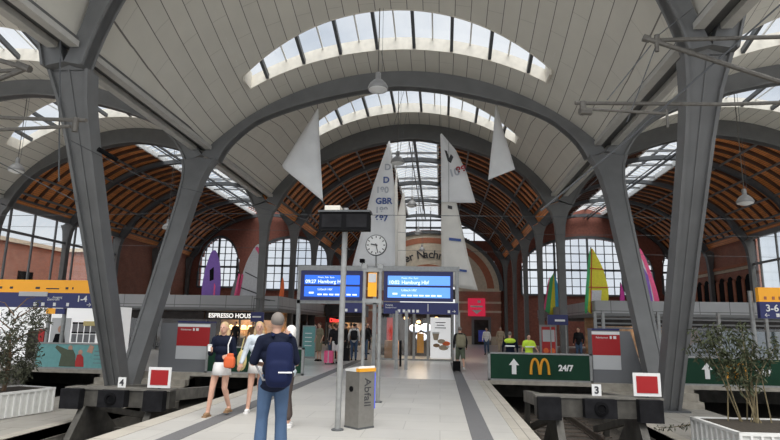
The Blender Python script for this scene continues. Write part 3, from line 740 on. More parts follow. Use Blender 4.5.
for x in (10.4, 10.65, 10.85, 11.05, 11.25): MB().box(x, x + .08, -.012, 0, 2.7, 2.8).build('pictogram', 'redband', d2)

# ------------------------------------------------------------------ departure boards over the platform head
o = thing('departure_board', 'wide grey frame with two blue departure screens over the platform head', 'departure board', (0, 22.8, 0))
MB().box(-5.9, .78, .0, .22, 3.86, 4.06).build('top_beam', 'galv', o); MB().box(-5.9, -2.3, .03, .15, 2.5, 2.64).build('bottom_beam', 'galv', o)
for x in (-5.8, .68, -2.65): MB().box(x - .07, x + .07, .03, .2, 0, 3.9).build('post', 'galv', o)
for x0, x1 in ((-5.72, -3.15), (-2.28, .52)):
    sc = MB().box(x0, x1, -.06, .12, 2.64, 3.84).build('screen_housing', 'dbblue', o)
    pale = x0 > -3
    MB().box(x0 + .16, x1 - .12, -.068, -.055, 3.28, 3.66).build('screen_row', 'screen_lt' if pale else 'screen', sc)
    MB().box(x0 + .16, x1 - .12, -.068, -.055, 2.78, 3.2).build('screen_row', 'screen_lt' if pale else 'screen', sc)
    text('10:02' if pale else '09:27', x0 + .2, -.075, 3.33, .2, sc, 'screen_txt', bold=.004); text('Hamburg Hbf', x0 + .72, -.075, 3.33, .2, sc, 'screen_txt', bold=.003)
    text('Preetz  Pl\u00f6n  Eutin', x0 + .72, -.075, 3.54, .09, sc, 'screen_txt'); text('L\u00fcbeck Hbf', x0 + .72, -.075, 3.04, .13, sc, 'screen_txt')
    for k in range(7): MB().box(x0 + .72 + .24 * k, x0 + .9 + .24 * k, -.075, -.066, 2.84, 2.9).build('text_line', 'screen_txt', sc)
    MB().box(x0 + .36, x0 + .56, -.075, -.066, 2.9, 2.97).build('text_line', 'screen_txt', sc)
bs = MB().box(-3.95, -3.05, .0, .1, 2.16, 2.55).box(-2.28, .72, .0, .1, 2.14, 2.6).build('blue_sign_strip', 'dbblue', o)
text('Ausgang', -2.2, -.012, 2.46, .09, bs, 'paint_white'); text('Reisezentrum', -2.2, -.012, 2.36, .08, bs, 'paint_white')
for x in (-3.85, -3.45, -1.7, -1.5, -1.3, -1.12, -.95, .3): MB().box(x, x + .1, -.012, -.0, 2.2, 2.31).build('pictogram', 'paint_white', bs)
text('\u2192', .45, -.012, 2.2, .2, bs, 'paint_white'); MB().box(-.5, -.47, -.012, 0, 2.25, 2.55).build('divider', 'paint_white', bs)
o = thing('station_clock', 'round white station clock reading about twenty-five to nine, on the departure board frame', 'clock', (-2.62, 22.7, 4.9)); o.scale = (1.1, 1, 1.1)
MB().lathe([(.38, 0), (.4, .02), (.4, .14), (.38, .16)], (0, .08, 0), 32, (0, -1, 0)).build('clock_case', 'steel_dark', o)
MB().lathe([(.365, 0), (.365, .01)], (0, -.08, 0), 32, (0, -1, 0)).build('dial', 'paint_white', o)
for k in range(12):
    a = math.pi / 6 * k; d = Vector((math.sin(a), 0, math.cos(a))); MB().bar(d * .27 + Vector((0, -.095, 0)), d * .345 + Vector((0, -.095, 0)), .035, .01, (0, 1, 0)).build('hour_mark', 'dark_txt', o)
for a, l_, w_ in ((math.radians(280), .2, .045), (math.radians(165), .31, .03)):
    d = Vector((math.sin(a), 0, math.cos(a))); MB().bar(d * -.06 + Vector((0, -.105, 0)), d * l_ + Vector((0, -.105, 0)), w_, .01, (0, 1, 0)).build('clock_hand', 'dark_txt', o)
MB().tube([(0, .06, -.82), (0, .06, -.38)], .035, 8).build('clock_pole', 'galv', o)
o = thing('security_camera', 'small dark security camera on the frame left of the clock', 'camera', (-3.2, 22.9, 4.06))
MB().tube([(0, 0, 0), (0, 0, .16)], .04, 8).build('bracket', 'galv', o); MB().box(-.09, .09, -.22, .1, .14, .28).build('camera_housing', 'black', o)
o = thing('timetable_post', 'pair of slim steel posts carrying a glowing yellow timetable', 'signpost', (0, 12.75, 0))
for x in (-1.72, -1.36):
    MB().tube([(x, 0, 0), (x, 0, 3.0)], .042, 10).build('post', 'galv', o); MB().box(x - .06, x + .06, -.06, .06, 2.93, 3.03).build('post_cap', 'galv', o); MB().box(x - .09, x + .09, -.09, .09, 0, .02).build('base_plate', 'steel_dark', o)
tt = MB().box(-1.64, -1.44, -.03, .03, 2.3, 2.84).build('timetable', 'yellow', o); MB().box(-1.63, -1.45, -.035, -.03, 2.62, 2.82).build('timetable_head', 'kiosk_light', tt)
for z in (2.16, 2.86): MB().box(-1.76, -1.32, -.04, .04, z, z + .09).build('crossbar', 'galv', o)
o = thing('slim_barrier_post', 'pair of slim steel posts before the glass entrance', 'post', (0, 22.4, 0))
for x in (-1.7, -1.32): MB().box(x - .06, x + .06, -.06, .06, 0, 2.25).build('post', 'galv', o)
MB().box(-1.58, -1.5, -.03, .03, .1, 1.1).build('dark_strip', 'black', o)
# tall pole with dark display, seen from behind
o = thing('monitor_pole', 'tall grey pole carrying a black monitor box, nearest pole on the platform', 'pole', (-1.63, 9.3, 0))
MB().tube([(0, 0, 0), (.02, 0, 3.62)], .048, 12).build('pole', 'galv', o); MB().lathe([(.1, 0), (.1, .02), (.06, .03)], (0, 0, 0), 12).build('foot_plate', 'steel_dark', o)
mbx = MB(); mbx.box(-.38, .46, -.28, -.06, 3.2, 3.5); mbx.hexa([(-.38, -.06, 3.2), (.46, -.06, 3.2), (.44, .14, 3.24), (-.36, .14, 3.24), (-.38, -.06, 3.5), (.46, -.06, 3.5), (.44, .14, 3.46), (-.36, .14, 3.46)])
h = mbx.build('monitor_box', 'black', o); MB().box(-.40, .48, -.3, .02, 3.5, 3.53).build('monitor_lid', 'steel_dark', h); MB().box(-.33, .0, -.29, -.28, 3.24, 3.46).box(.08, .42, -.29, -.28, 3.24, 3.46).build('monitor_glass', 'blackm', h)
MB().box(-.3, -.04, -.24, .0, 3.53, 3.62).build('junction_box', 'cream', o)
# litter bin
o = thing('litter_bin', 'angular brushed steel litter bin with yellow rimmed lid beside the pole', 'bin', (-1.33, 9.62, 0), math.radians(-40))
MB().box(-.17, .17, -.17, .17, .0, .9).build('bin_body', 'inox', o); MB().box(-.175, .175, -.175, .175, -.0, .03).build('bin_foot', 'steel_dark', o)
MB().hexa([(-.18, -.18, .9), (.18, -.18, .9), (.18, .18, .9), (-.18, .18, .9), (-.18, -.18, .93), (.16, -.18, .99), (.16, .18, .99), (-.18, .18, .93)]).build('bin_lid', 'white', o)
MB().box(.1, .185, -.185, .185, .9, .955).build('lid_rim', 'gold', o)
MB().lathe([(.045, 0), (.045, .012)], (-.02, -.17, .62), 12, (0, -1, 0)).build('bin_opening', 'black', o)
MB().box(.13, .165, .168, .2, .3, .88).build('bin_bag', 'blueglow', o)
tx = text('Abfall', .203, -.02, .25, .2, o, 'dark_txt', face=math.pi / 2); tx.rotation_euler = (math.pi / 2, math.pi / 2, math.pi / 2); tx.location = (.174, -.05, .8)

# ------------------------------------------------------------------ glass entrance with poster
o = thing('glass_entrance', 'lit glass shop entrance with steel posts under the blue sign strip', 'entrance', (0, 28.4, 0))
for x in (-3.3, -2.3, -1.3, -.6, .62): MB().box(x - .06, x + .06, 0, .12, 0, 2.35).build('post', 'galv', o)
MB().box(-3.4, .7, -.03, .2, 2.3, 2.5).build('lintel', 'galv', o); MB().box(-3.3, .62, -.02, .1, 0, .08).build('sill', 'galv', o)
g = MB(); g.quad((-3.3, .06, 0), (.62, .06, 0), (.62, .06, 2.3), (-3.3, .06, 2.3)); g.build('glass_pane', 'glass', o, fix=False)
MB().box(-3.4, .7, 4.5, 4.6, 0, 2.5).build('back_wall', 'shopdark', o); MB().box(-3.4, .7, .2, 4.6, 2.5, 2.6).build('canopy', 'steel_dark', o)
for x, z in ((-2.6, 2.0), (-1.9, 2.1), (-1.2, 1.9), (-.2, 2.1)): MB().blob((x, 3.5, z), (.13, .1, .1)).build('ceiling_spot', 'warm', o)
for x, z in ((-1.35, 1.55), (-.75, 1.6), (-1.0, 1.1)): MB().blob((x, 2.5, z), (.32, .1, .22)).build('bright_display', 'screen_txt', o)
MB().box(-1.2, -.85, 1.5, 1.7, .3, 1.3).build('yellow_stand', 'gold', o); MB().box(-2.9, -2.2, 1.5, 2.2, 0, .9).build('counter', 'wood_light', o); MB().box(-2.9, -2.5, 2.6, 2.7, .4, 2.1).build('red_hanging', 'cloth_red', o)
o = thing('poster', 'tall white poster with a takeaway cup and pastries on the glass entrance', 'poster', (.02, 28.3, 0))
MB().box(-.5, .5, .0, .06, .12, 2.1).build('poster_sheet', 'glow_white', o)
MB().prism([(-.33, 1.0), (-.13, 1.0), (-.06, 1.32), (-.4, 1.32)], -.01, -.001).build('printed_cup', 'beige', o); MB().box(-.41, -.05, -.012, -.001, 1.32, 1.4).build('printed_lid', 'white', o)
for x, z, r_, m_ in ((.05, .95, .2, 'beige'), (.28, .85, .2, 'orange'), (-.2, .75, .17, 'leather'), (.15, .65, .24, 'beige'), (.35, .7, .1, 'white')): MB().blob((x, -.004, z), (r_, .006, r_ * .55), 12, 6).build('printed_pastry', m_, o)
for k, w_ in enumerate((.5, .38, .56)): MB().box(-w_ / 2, w_ / 2, -.008, -.001, 1.84 - .13 * k, 1.88 - .13 * k).build('text_line', 'dark_txt', o)
o = thing('narrow_pillar_display', 'slim white information pillar with blue patches right of the poster', 'display', (.86, 27.6, 0))
MB().box(-.1, .1, 0, .2, 0, 2.35).build('pillar_body', 'white', o); MB().box(-.09, .09, -.01, 0, 1.2, 1.6).box(-.09, .09, -.01, 0, .3, .6).build('blue_patch', 'dbblue', o)
# red sign with white arrow on the portal pier
o = thing('red_sign', 'square red sign with a white downward arrow on the brick pier', 'sign', (3.6, 56.6, 0))
MB().box(-.85, .85, -.0, .12, 2.75, 4.5).build('panel', 'litred', o); MB().prism([(-.5, 3.35), (.5, 3.35), (0, 2.95)], -.02, -.0).build('white_arrow', 'paint_white', o)
MB().box(-.6, .6, -.02, 0, 3.62, 3.78).box(.1, .4, -.02, 0, 4.05, 4.3).build('lettering', 'paint_white', o); MB().box(-.05, .05, .1, .36, 3.3, 3.6).build('bracket', 'steel_dark', o)

# ------------------------------------------------------------------ galleries with shops below
def gallery(xs, ys, label, sgn):
    o = thing('gallery', label, 'gallery', (0, 0, 0), kind='structure')
    (xa, xb) = xs; y0, y1 = ys
    MB().box(xa, xb, y0, y1, 2.36, 2.56).build('gallery_deck', 'steel_rib', o)
    MB().box(xa, xb, y0 - .06, y0, 2.56, 3.28).build('parapet', 'parapet', o)
    xe = xb if sgn < 0 else xa
    MB().box(xe - .03, xe + .03, y0, y1, 2.56, 3.28).build('parapet', 'parapet', o)
    MB().box(xa, xb, y0 - .1, y0 + .02, 2.44, 2.56).build('parapet_foot', 'steel', o)
    return o
GL = gallery((-26.6, -9.55), (33, 52), 'left grey gallery with windsurf sails above the coffee shop', -1)
GR = gallery((8.75, 23.1), (33, 52), 'right grey gallery with windsurf sails above the shops', 1)
def shop(x0, x1, y, label, warm, fascia='shopdark'):
    o = thing('shop_front', label, 'shop', (0, y, 0))
    MB().box(x0, x1, 2.6, 2.8, 0, 2.35).build('back_wall', 'warmwall' if warm else 'shopdark', o)
    MB().box(x0, x1, 0, .16, 1.86, 2.34).build('fascia', fascia, o)
    n = max(2, int((x1 - x0) / 2.2))
    for k in range(n + 1): x = x0 + (x1 - x0) * k / n; MB().box(x - .05, x + .05, 0, .12, 0, 1.86).build('mullion', 'steel_dark', o)
    g = MB(); g.quad((x0, .05, .05), (x1, .05, .05), (x1, .05, 1.86), (x0, .05, 1.86)); g.build('glass_pane', 'glass', o, fix=False)
    rnd = random.Random(int(x0 * 7))
    for k in range(int((x1 - x0) * 1.2)):
        x = rnd.uniform(x0 + .4, x1 - .4); z = rnd.uniform(0, .3); MB().box(x - .25, x + .25, 1.2, 1.5, 0, .7 + z).build('display_unit', rnd.choice(['wood_light', 'cloth_grey', 'leather', 'shopdark', 'khaki']), o)
    return o
s1 = shop(-14.2, -9.9, 33.4, 'coffee shop front with white lettering ESPRESSO HOUSE and warm lamps', True)
text('ESPRESSO HOUSE', -14.0, -.03, 1.97, .37, s1, 'backlit', sx=.98, bold=.008)
for k in range(4):
    x = -12.85 + .42 * k; MB().lathe([(.05, .26), (.16, .22), (.17, 0), (.05, 0)], (x, .7, 1.28), 10).build('hanging_lamp', 'warm', s1)
for x_, y_, e_, nm in ((-12.2, 34.6, 90, s1), (-7.8, 47.2, 60, None), (12, 34.8, 25, None), (-1.3, 30.6, 90, None)):
    ld = bpy.data.lights.new('shop_light', 'AREA'); ld.energy = e_; ld.size = 1.2; ld.color = (1, .75, .5); lo = bpy.data.objects.new('shop_light', ld); lo.location = (x_, y_, 2.25); C.objects.link(lo)
shop(-20.2, -14.3, 33.4, 'dark shop front behind the left V column', False)
s3 = shop(-26, -20.3, 33.4, 'dark shop front at the far left below the gallery', False)
o = thing('blue_hanging_sign', 'small dark blue hanging sign beside the coffee shop lettering', 'sign', (-10.2, 30, 0))
MB().box(-.02, .7, 0, .08, 1.74, 2.26).build('panel', 'dbblue', o); MB().box(.08, .55, -.01, 0, 1.97, 2.05).build('lettering', 'paint_white', o); MB().tube([(.1, .04, 2.26), (.1, .04, 3.0), (.1, 3.0, 3.0)], .02, 6).tube([(.4, .04, 2.3), (.4, .04, 3.0), (.4, 3.0, 3.0)], .02, 6).build('hanger', 'steel_dark', o)
s4 = shop(-9.3, -6.3, 46, 'small shop front with red glowing letters at the back left', True)
text('Ditsch', -9.0, -.04, 1.9, .4, s4, 'neon', bold=.02); 
MB().box(-9.4, -6.2, -.1, 3, 2.36, 3.3).build('upper_wall', 'shopdark', s4)
s5 = shop(-11.8, -9.5, 40, 'narrow shop with pale lettering left of the teal board', False)
o = thing('teal_board', 'upright teal advertising board near the waiting travellers', 'board', (-6.5, 28, 0))
MB().box(-.3, .3, 0, .12, .1, 1.55).build('board_panel', 'cyan', o); MB().box(-.34, .34, .02, .1, 0, 1.6).build('board_frame', 'galv', o)
for k in range(4): MB().box(-.2, .15, -.01, 0, 1.2 - .2 * k, 1.24 - .2 * k).build('text_line', 'paint_white', o)
s6 = shop(8.9, 15.5, 33.4, 'shop front behind the right V column', True); s7 = shop(15.6, 22.8, 33.4, 'dark shop front at the far right below the gallery', False)
o = thing('advert_display', 'upright red and grey food advertising display right of the security guards', 'display', (5.55, 30, 0))
MB().box(-.42, .42, 0, .15, .0, 1.85).build('display_frame', 'galv', o); MB().box(-.34, .34, -.02, 0, .3, 1.75).build('red_sheet', 'cloth_red', o)
MB().box(-.3, .3, -.03, -.02, 1.0, 1.6).build('picture_field', 'kiosk_light', o); MB().blob((-.15, -.03, .55), (.14, .01, .14)).build('printed_meal', 'orange', o); MB().blob((.17, -.03, .55), (.14, .01, .14)).build('printed_meal', 'orange', o)
o = thing('blue_direction_board', 'dark blue direction board above the red food display', 'sign', (5.9, 29, 0))
MB().box(-.55, .45, 0, .08, 1.85, 2.35).build('panel', 'dbblue', o); MB().box(-.2, .3, -.01, 0, 2.02, 2.12).build('lettering', 'paint_white', o); MB().tube([(-.4, .12, 0), (-.4, .12, 2.3)], .03, 6).tube([(.35, .12, 0), (.35, .12, 2.3)], .03, 6).build('post', 'galv', o)
# railings / lattice in front of the right shops
o = thing('glass_shelter', 'grey shelter of horizontal rails and teal glass panes behind the second green banner', 'shelter', (0, 22.5, 0))
for z in (1.72, 1.9, 2.08, 2.26): MB().box(5.9, 15.6, 0, .06, z - .03, z + .03).build('rail', 'steel', o)
for x in (5.95, 6.25, 8.3, 10.5, 12.2, 14.0, 15.6): MB().box(x - .05, x + .05, -.02, .1, 0, 2.35).build('post', 'galv', o)
g = MB(); g.quad((10.5, .04, .2), (15.6, .04, .2), (15.6, .04, 1.7), (10.5, .04, 1.7)); g.build('teal_pane', 'teal', o, fix=False)
g = MB(); g.quad((7.6, .04, .2), (10.5, .04, .2), (10.5, .04, 1.15), (7.6, .04, 1.15)); g.build('clear_pane', 'glass', o, fix=False)
for z in (.6, 1.1, 1.6): MB().box(5.95, 6.25, 0, .05, z, z + .05).build('rung', 'galv', o)
# white booth with photo sheets, far left
o = thing('photo_booth', 'white walled booth with portrait poster and sheets of small pictures', 'booth', (0, 24, 0))
MB().box(-20.5, -14.95, 0, 2.4, 0, 2.3).build('booth_wall', 'glow_white', o)  # wall is no lamp; its glow stands in for light on it
MB().box(-17.25, -16.35, -.03, 0, .5, 1.75).build('portrait_sheet', 'kiosk_light', o); MB().blob((-16.8, -.035, 1.25), (.12, .01, .15)).build('printed_face', 'skin', o); MB().prism([(-17.1, .6), (-16.5, .6), (-16.6, 1.05), (-17.0, 1.05)], -.05, -.03).build('printed_jacket', 'black', o)
for i in range(4):
    for j in range(2): MB().box(-16.25 + .29 * i, -16.03 + .29 * i, -.03, 0, 1.15 - .45 * j, 1.5 - .45 * j).build('photo_sheet', 'cloth_grey' if j == 0 else 'kiosk_grey', o); MB().box(-16.26 + .29 * i, -16.02 + .29 * i, -.035, 0, 1.5 - .42 * j, 1.57 - .42 * j).build('sheet_header', 'black', o)
MB().box(-15.7, -14.5, -.12, 0, 1.42, 1.62).build('light_box', 'straw', o)
MB().box(-18.3, -17.4, -.06, 0, 0, 1.2).build('dark_doorway', 'shopdark', o); MB().box(-17.75, -17.5, -.1, -.06, .7, 1.25).build('red_panel', 'cloth_red', o)

# ------------------------------------------------------------------ hanging boat sails
def sail(poly, y, label, m='sail', txts=(), bulge=.25, group=None, marks=(), seams=0, wires=()):
    """quad sail: poly = head(left,right) ... interpolated between a left and a right edge polyline of equal length"""
    left, right = poly; o = thing('boat_sail', label, 'sail', (0, y, 0)); n, k = 18, 8
    def at(P, t):
        t *= len(P) - 1; i = min(int(t), len(P) - 2); f = t - i; return P[i][0] + (P[i + 1][0] - P[i][0]) * f, P[i][1] + (P[i + 1][1] - P[i][1]) * f
    mb = MB(); V = []
    for i in range(n + 1):
        t = i / n; a, b = at(left, t), at(right, t)
        V.append([(a[0] + (b[0] - a[0]) * j / k, -bulge * math.sin(math.pi * j / k) * math.sin(math.pi * min(1, .15 + t * .8)), a[1] + (b[1] - a[1]) * j / k) for j in range(k + 1)])
    for i in range(n):
        for j in range(k): mb.quad(V[i][j], V[i][j + 1], V[i + 1][j + 1], V[i + 1][j])
    mb.build('sailcloth', m, o, smooth=True, solid=.012)
    for s_, x, z, sz, c_, t_ in txts: text(s_, x, -bulge - .03, z, sz, o, c_, tilt=t_, bold=.012)
    for poly_, c_ in marks: MB().prism(poly_, -bulge - .035, -bulge - .02).build('sail_emblem', c_, o)
    for (x, z, x2, z2) in wires: MB().tube([(x, 0, z), (x2, 0, z2)], .012, 4).build('hanging_wire', 'steel_dark', o)
    return o
sail(([(-5.66, 11.38), (-6.4, 10.1), (-7.16, 8.75), (-7.1, 8.6)], [(-5.6, 11.4), (-5.5, 10.2), (-5.35, 8.6), (-5.2, 7.05)]), 24, 'small white sail hanging at the left below the second skylight', wires=((-5.63, 11.4, -5.7, 12.4),))
sail(([(-2.58, 10.65), (-3.3, 8.4), (-3.8, 6.2), (-4.25, 4.3)], [(-2.5, 10.7), (-2.25, 8.4), (-2.18, 6.2), (-2.14, 4.3)]), 26.6, 'large white sail lettered D, GBR and 687 behind the station clock',
     txts=(('D', -2.78, 8.5, .42, 'blue_txt', 0), ('D', -2.72, 9.15, .42, 'grey_txt', 0), ('GBR', -3.12, 7.45, .42, 'blue_txt', 0), ('687', -3.14, 6.6, .42, 'blue_txt', 0), ('180', -3.12, 8.0, .42, 'grey_txt', 0), ('189', -3.14, 7.0, .42, 'grey_txt', 0)), wires=((-2.54, 10.7, -1.75, 13.67),))
sail(([(-2.36, 9.9), (-2.5, 8.3), (-2.6, 6.4), (-2.5, 4.5)], [(-2.32, 9.9), (-2.25, 8.3), (-2.22, 6.4), (-2.2, 4.5)]), 29, 'narrow pale sail just right of the sail lettered 687', m='sail2', bulge=.1, wires=((-2.34, 9.9, -1.75, 13.67),))
sail(([(-2.2, 9.3), (-2.5, 8.0), (-2.55, 6.2), (-2.5, 4.6)], [(-2.1, 9.4), (-2.0, 8.0), (-1.98, 6.2), (-1.95, 4.6)]), 32, 'smaller cream sail hanging left of the far lamps', m='sail2', bulge=.1, wires=((-2.15, 9.4, -1.75, 13.67),))
sail(([(.0, 10.8), (.03, 9.7), (.03, 8.5), (.05, 7.4)], [(.08, 10.85), (.75, 10.0), (1.25, 8.9), (1.66, 7.42)]), 26, 'white sail with red digits 88 hanging right of the ridge skylight', bulge=.2,
     txts=(('88', .78, 8.75, .5, 'red_txt', -.25), ('10', .45, 8.62, .5, 'grey_txt', -.25)), marks=(([(.2, 9.95), (.32, 9.9), (.42, 9.55), (.5, 9.75), (.62, 9.6), (.5, 9.3), (.36, 9.4), (.3, 9.6)], 'dark_txt'),), wires=((.04, 10.8, 0, 12.9),))
sail(([(.05, 7.38), (.04, 6.0), (.06, 4.6), (.06, 3.5)], [(.75, 7.38), (1.0, 6.2), (1.3, 4.7), (1.7, 3.3)]), 25.7, 'long cream sail with small blue marks directly below the sail with red digits', m='sail2', bulge=.15,
     marks=(([(.4, 5.55), (.95, 5.5), (.95, 5.62), (.4, 5.68)], 'blue_txt'), ([(.8, 4.15), (1.2, 4.1), (1.2, 4.2), (.8, 4.25)], 'blue_txt'), ([(.35, 7.05), (.55, 7.0), (.55, 7.15), (.35, 7.2)], 'dark_txt')), wires=((.4, 7.4, .4, 12.95),))
sail(([(2.56, 11.8), (2.45, 10.6), (2.3, 9.4), (2.17, 8.26)], [(2.62, 11.82), (2.9, 10.6), (3.2, 9.5), (3.39, 8.75)]), 25, 'small white sail hanging at the right in front of the timber vault', bulge=.12, wires=((2.59, 11.8, 2.6, 12.5),))

# ------------------------------------------------------------------ windsurf sails on the galleries
def windsurf(y, label, panels, mast, w=.03):
    o = thing('windsurf_sail', label, 'windsurf sail', (0, y, 0)); k = 0
    for name, m_, poly in panels:
        MB().prism(soft(poly, 2) if len(poly) > 4 else poly, -.01 - .012 * k, .02 - .012 * k).build(name, m_, o); k += 1
    MB().tube([(x, .05, z) for x, z in mast], w, 6).build('mast', 'black', o)
windsurf(34, 'orange edged windsurf sail half hidden by the left V column', [('sail_panel', 'silver', [(-17.65, 2.9), (-16.9, 2.9), (-16.8, 4.8), (-17.2, 6.35)]), ('luff_sleeve', 'orange', [(-18.6, 2.6), (-18.15, 2.6), (-17.85, 4.4), (-17.25, 6.0), (-17.2, 6.6), (-18.1, 4.9)])], [(-18.3, 2.56), (-17.9, 4.6), (-17.16, 6.4)])
windsurf(34, 'slim purple windsurf sail on the left gallery', [('sail_panel', 'purple', [(-14.75, 2.56), (-13.7, 2.56), (-13.6, 3.8), (-13.75, 5.3), (-14.1, 6.2), (-14.4, 6.1), (-14.7, 5.0), (-14.85, 3.8)]), ('printed_glyph', 'black', [(-14.35, 4.2), (-14.1, 4.3), (-14.15, 5.1), (-14.4, 4.9)]), ('luff_sleeve', 'pink', [(-14.05, 2.6), (-13.95, 2.6), (-13.95, 3.9), (-14.05, 4.1)])], [(-14.5, 2.56), (-14.6, 4.5), (-14.32, 6.05)])
windsurf(34, 'silver windsurf sail with pink trim on the left gallery', [('sail_panel', 'silver', [(-12.6, 2.56), (-11.0, 2.56), (-10.7, 3.6), (-10.8, 5.0), (-11.0, 6.2), (-11.45, 6.7), (-12.2, 5.2)]), ('trim_band', 'pink', [(-11.6, 6.3), (-11.4, 6.45), (-11.0, 5.6), (-10.85, 4.8), (-11.05, 5.2), (-11.35, 6.0)]), ('batten', 'dark_txt', [(-12.1, 4.75), (-10.9, 4.2), (-10.9, 4.27), (-12.1, 4.82)]), ('batten', 'dark_txt', [(-12.35, 3.8), (-10.85, 3.3), (-10.85, 3.37), (-12.35, 3.87)]), ('trim_band', 'pink', [(-12.7, 2.7), (-12.45, 2.7), (-12.2, 4.6), (-12.3, 4.7)])], [(-12.55, 2.56), (-12.2, 4.7), (-11.45, 6.4)])
windsurf(33.8, 'grey and pink windsurf sail leaning left of the silver one', [('sail_panel', 'cloth_grey', [(-13.05, 2.56), (-12.7, 2.56), (-12.4, 4.7), (-12.7, 4.2)]), ('trim_band', 'pink', [(-12.75, 2.56), (-12.55, 2.56), (-12.35, 4.6), (-12.45, 4.7)])], [(-13.05, 2.56), (-12.75, 4.0), (-12.45, 4.8)])
windsurf(34, 'narrow orange windsurf sail right of the silver one', [('sail_panel', 'orange', [(-9.95, 2.56), (-9.65, 2.56), (-9.55, 3.9), (-9.72, 4.65), (-9.85, 3.6)])], [(-9.95, 2.56), (-9.83, 3.7), (-9.74, 4.7)])
windsurf(44.9, 'green, yellow and blue windsurf sail left of the yellow one', [('sail_panel', 'yellowsail', [(8.38, 2.77), (8.91, 2.57), (8.98, 5.15), (8.87, 6.01)]), ('side_panel', 'green', [(8.05, 3.04), (8.45, 2.77), (8.87, 5.94), (8.58, 5.54)]), ('side_panel', 'skyblue', [(8.91, 2.64), (9.31, 3.30), (9.21, 4.88), (8.92, 5.94)]), ('trim_band', 'pink', [(7.99, 3.17), (8.12, 3.04), (8.58, 5.68), (8.45, 5.41)])], [(8.38, 2.57), (8.65, 4.62), (8.90, 6.01)])
windsurf(33.7, 'large yellow windsurf sail with red seams on the right gallery', [('sail_panel', 'yellowsail', [(8.4, 2.56), (9.2, 2.56), (9.7, 3.2), (9.75, 4.0), (9.5, 5.2), (9.0, 6.3), (8.85, 6.4), (8.75, 5.5)]), ('window_panel', 'silver', [(8.75, 3.1), (9.25, 3.1), (9.35, 3.9), (8.75, 3.9)]), ('side_panel', 'green', [(8.3, 2.56), (8.5, 2.56), (8.88, 6.4), (8.72, 6.1), (8.5, 4.4)]),
                                                                         ('seam', 'cloth_red', [(8.66, 2.6), (8.7, 2.6), (8.92, 6.3), (8.88, 6.3)]), ('seam', 'cloth_red', [(8.6, 4.05), (9.75, 4.05), (9.75, 4.1), (8.6, 4.1)]), ('seam', 'cloth_red', [(8.7, 5.15), (9.5, 5.1), (9.5, 5.15), (8.7, 5.2)]), ('foot_panel', 'orange', [(8.9, 2.6), (9.3, 2.6), (9.6, 3.1), (9.5, 3.3)])], [(8.4, 2.56), (8.6, 4.5), (8.88, 6.45)])
windsurf(34, 'narrow magenta windsurf sail left of the right V column', [('sail_panel', 'magenta', [(10.35, 2.56), (10.75, 2.56), (10.7, 3.8), (10.55, 4.4)])], [(10.4, 2.56), (10.55, 4.4)])
windsurf(33.7, 'blue and grey windsurf sail with pink edge behind the right V column', [('sail_panel', 'silver', [(11.2, 2.56), (12.4, 2.56), (12.1, 4.6), (11.7, 6.3), (11.45, 6.0)]), ('trim_band', 'pink', [(12.35, 2.56), (12.65, 2.56), (12.45, 4.0), (12.0, 5.6), (11.7, 6.4), (11.45, 6.3), (11.5, 5.9), (11.75, 5.8), (12.15, 4.2)]), ('printed_panel', 'purple', [(11.5, 3.2), (12.2, 3.2), (12.0, 4.8), (11.7, 5.4)])], [(11.3, 2.56), (11.4, 4.5), (11.6, 6.4)])

# ------------------------------------------------------------------ pendant lamps and overhead wires
def pendant(x, y, z, ztop, label, d=.3):
    o = thing('pendant_lamp', label, 'lamp', (x, y, z))
    MB().lathe([(.06, .6), (.09, .56), (.09, .34), (.16, .31), (d * .8, .2), (d, .08), (d, .0), (d - .02, .0)], (0, 0, 0), 20).build('lamp_shade', 'lampshade', o, smooth=False)
    MB().lathe([(.05, .0), (d - .03, .0), (d - .03, -.03), (.1, -.1), (.02, -.12)], (0, 0, 0), 20).build('lamp_glass', 'screen_txt' if False else 'white', o)
    MB().tube([(0, 0, .6), (.0, 0, ztop - z)], .018, 5).build('suspension_rod', 'tube', o)
    MB().tube([(.12, 0, .6), (.12, 0, ztop - z)], .008, 4).build('power_cable', 'steel_dark', o)
    return o
pendant(-2.02, 17.0, 9.2, 12.1, 'large grey pendant lamp below the near middle skylight', .33)
pendant(-2.03, 25.72, 9.3, 13.1, 'grey pendant lamp in front of the ridge skylight', .33)
pendant(-1.75, 34, 9.0, 13.67, 'grey pendant lamp between the hanging sails', .31)
pendant(-1.75, 44, 8.9, 13.67, 'far grey pendant lamp above the arched lettering', .3)
pendant(-1.75, 54, 8.9, 13.67, 'farthest small pendant lamp over the departure boards', .3)
pendant(-18.69, 22.4, 8.1, 13.1, 'white pendant lamp in the left bay, near the picture edge', .33)
pendant(-17.01, 33.2, 7.4, 13.2, 'white pendant lamp before the timber vault of the left bay', .33)
pendant(12.66, 24, 6.95, 12.9, 'white pendant lamp in the right bay', .33)
def tubes(name, label, segs, cat='bracket', m='tube'):
    o = thing(name, label, cat, (0, 0, 0))
    for nm, pts, r_ in segs: MB().tube(pts, r_, 8).build(nm, m, o)
    return o
tubes('catenary_bracket', 'long horizontal tube bracket ending free below the right vault', [('bracket_tube', [(2.97, 12, 6.57), (6.3, 12.35, 6.62), (12, 12.4, 6.75)], .045), ('strut_tube', [(3.24, 12.0, 6.42), (4.82, 11.8, 6.21)], .035),
      ('insulator', [(3.13, 12, 6.6), (3.13, 12, 6.3)], .07), ('end_clamp', [(3.05, 11.95, 6.36), (3.3, 12.0, 6.36)], .09), ('strut_tube', [(4.82, 11.8, 6.3), (4.82, 11.8, 5.9)], .03)])
tubes('catenary_bracket', 'inclined tube crossing the near right V column leg', [('bracket_tube', [(4.6, 12, 8.06), (7.6, 12, 6.85), (11, 12.05, 5.5)], .055), ('end_cap', [(4.52, 12, 8.09), (4.66, 12, 8.04)], .085), ('clamp', [(4.8, 12, 8.1), (4.8, 12, 7.75)], .05)])
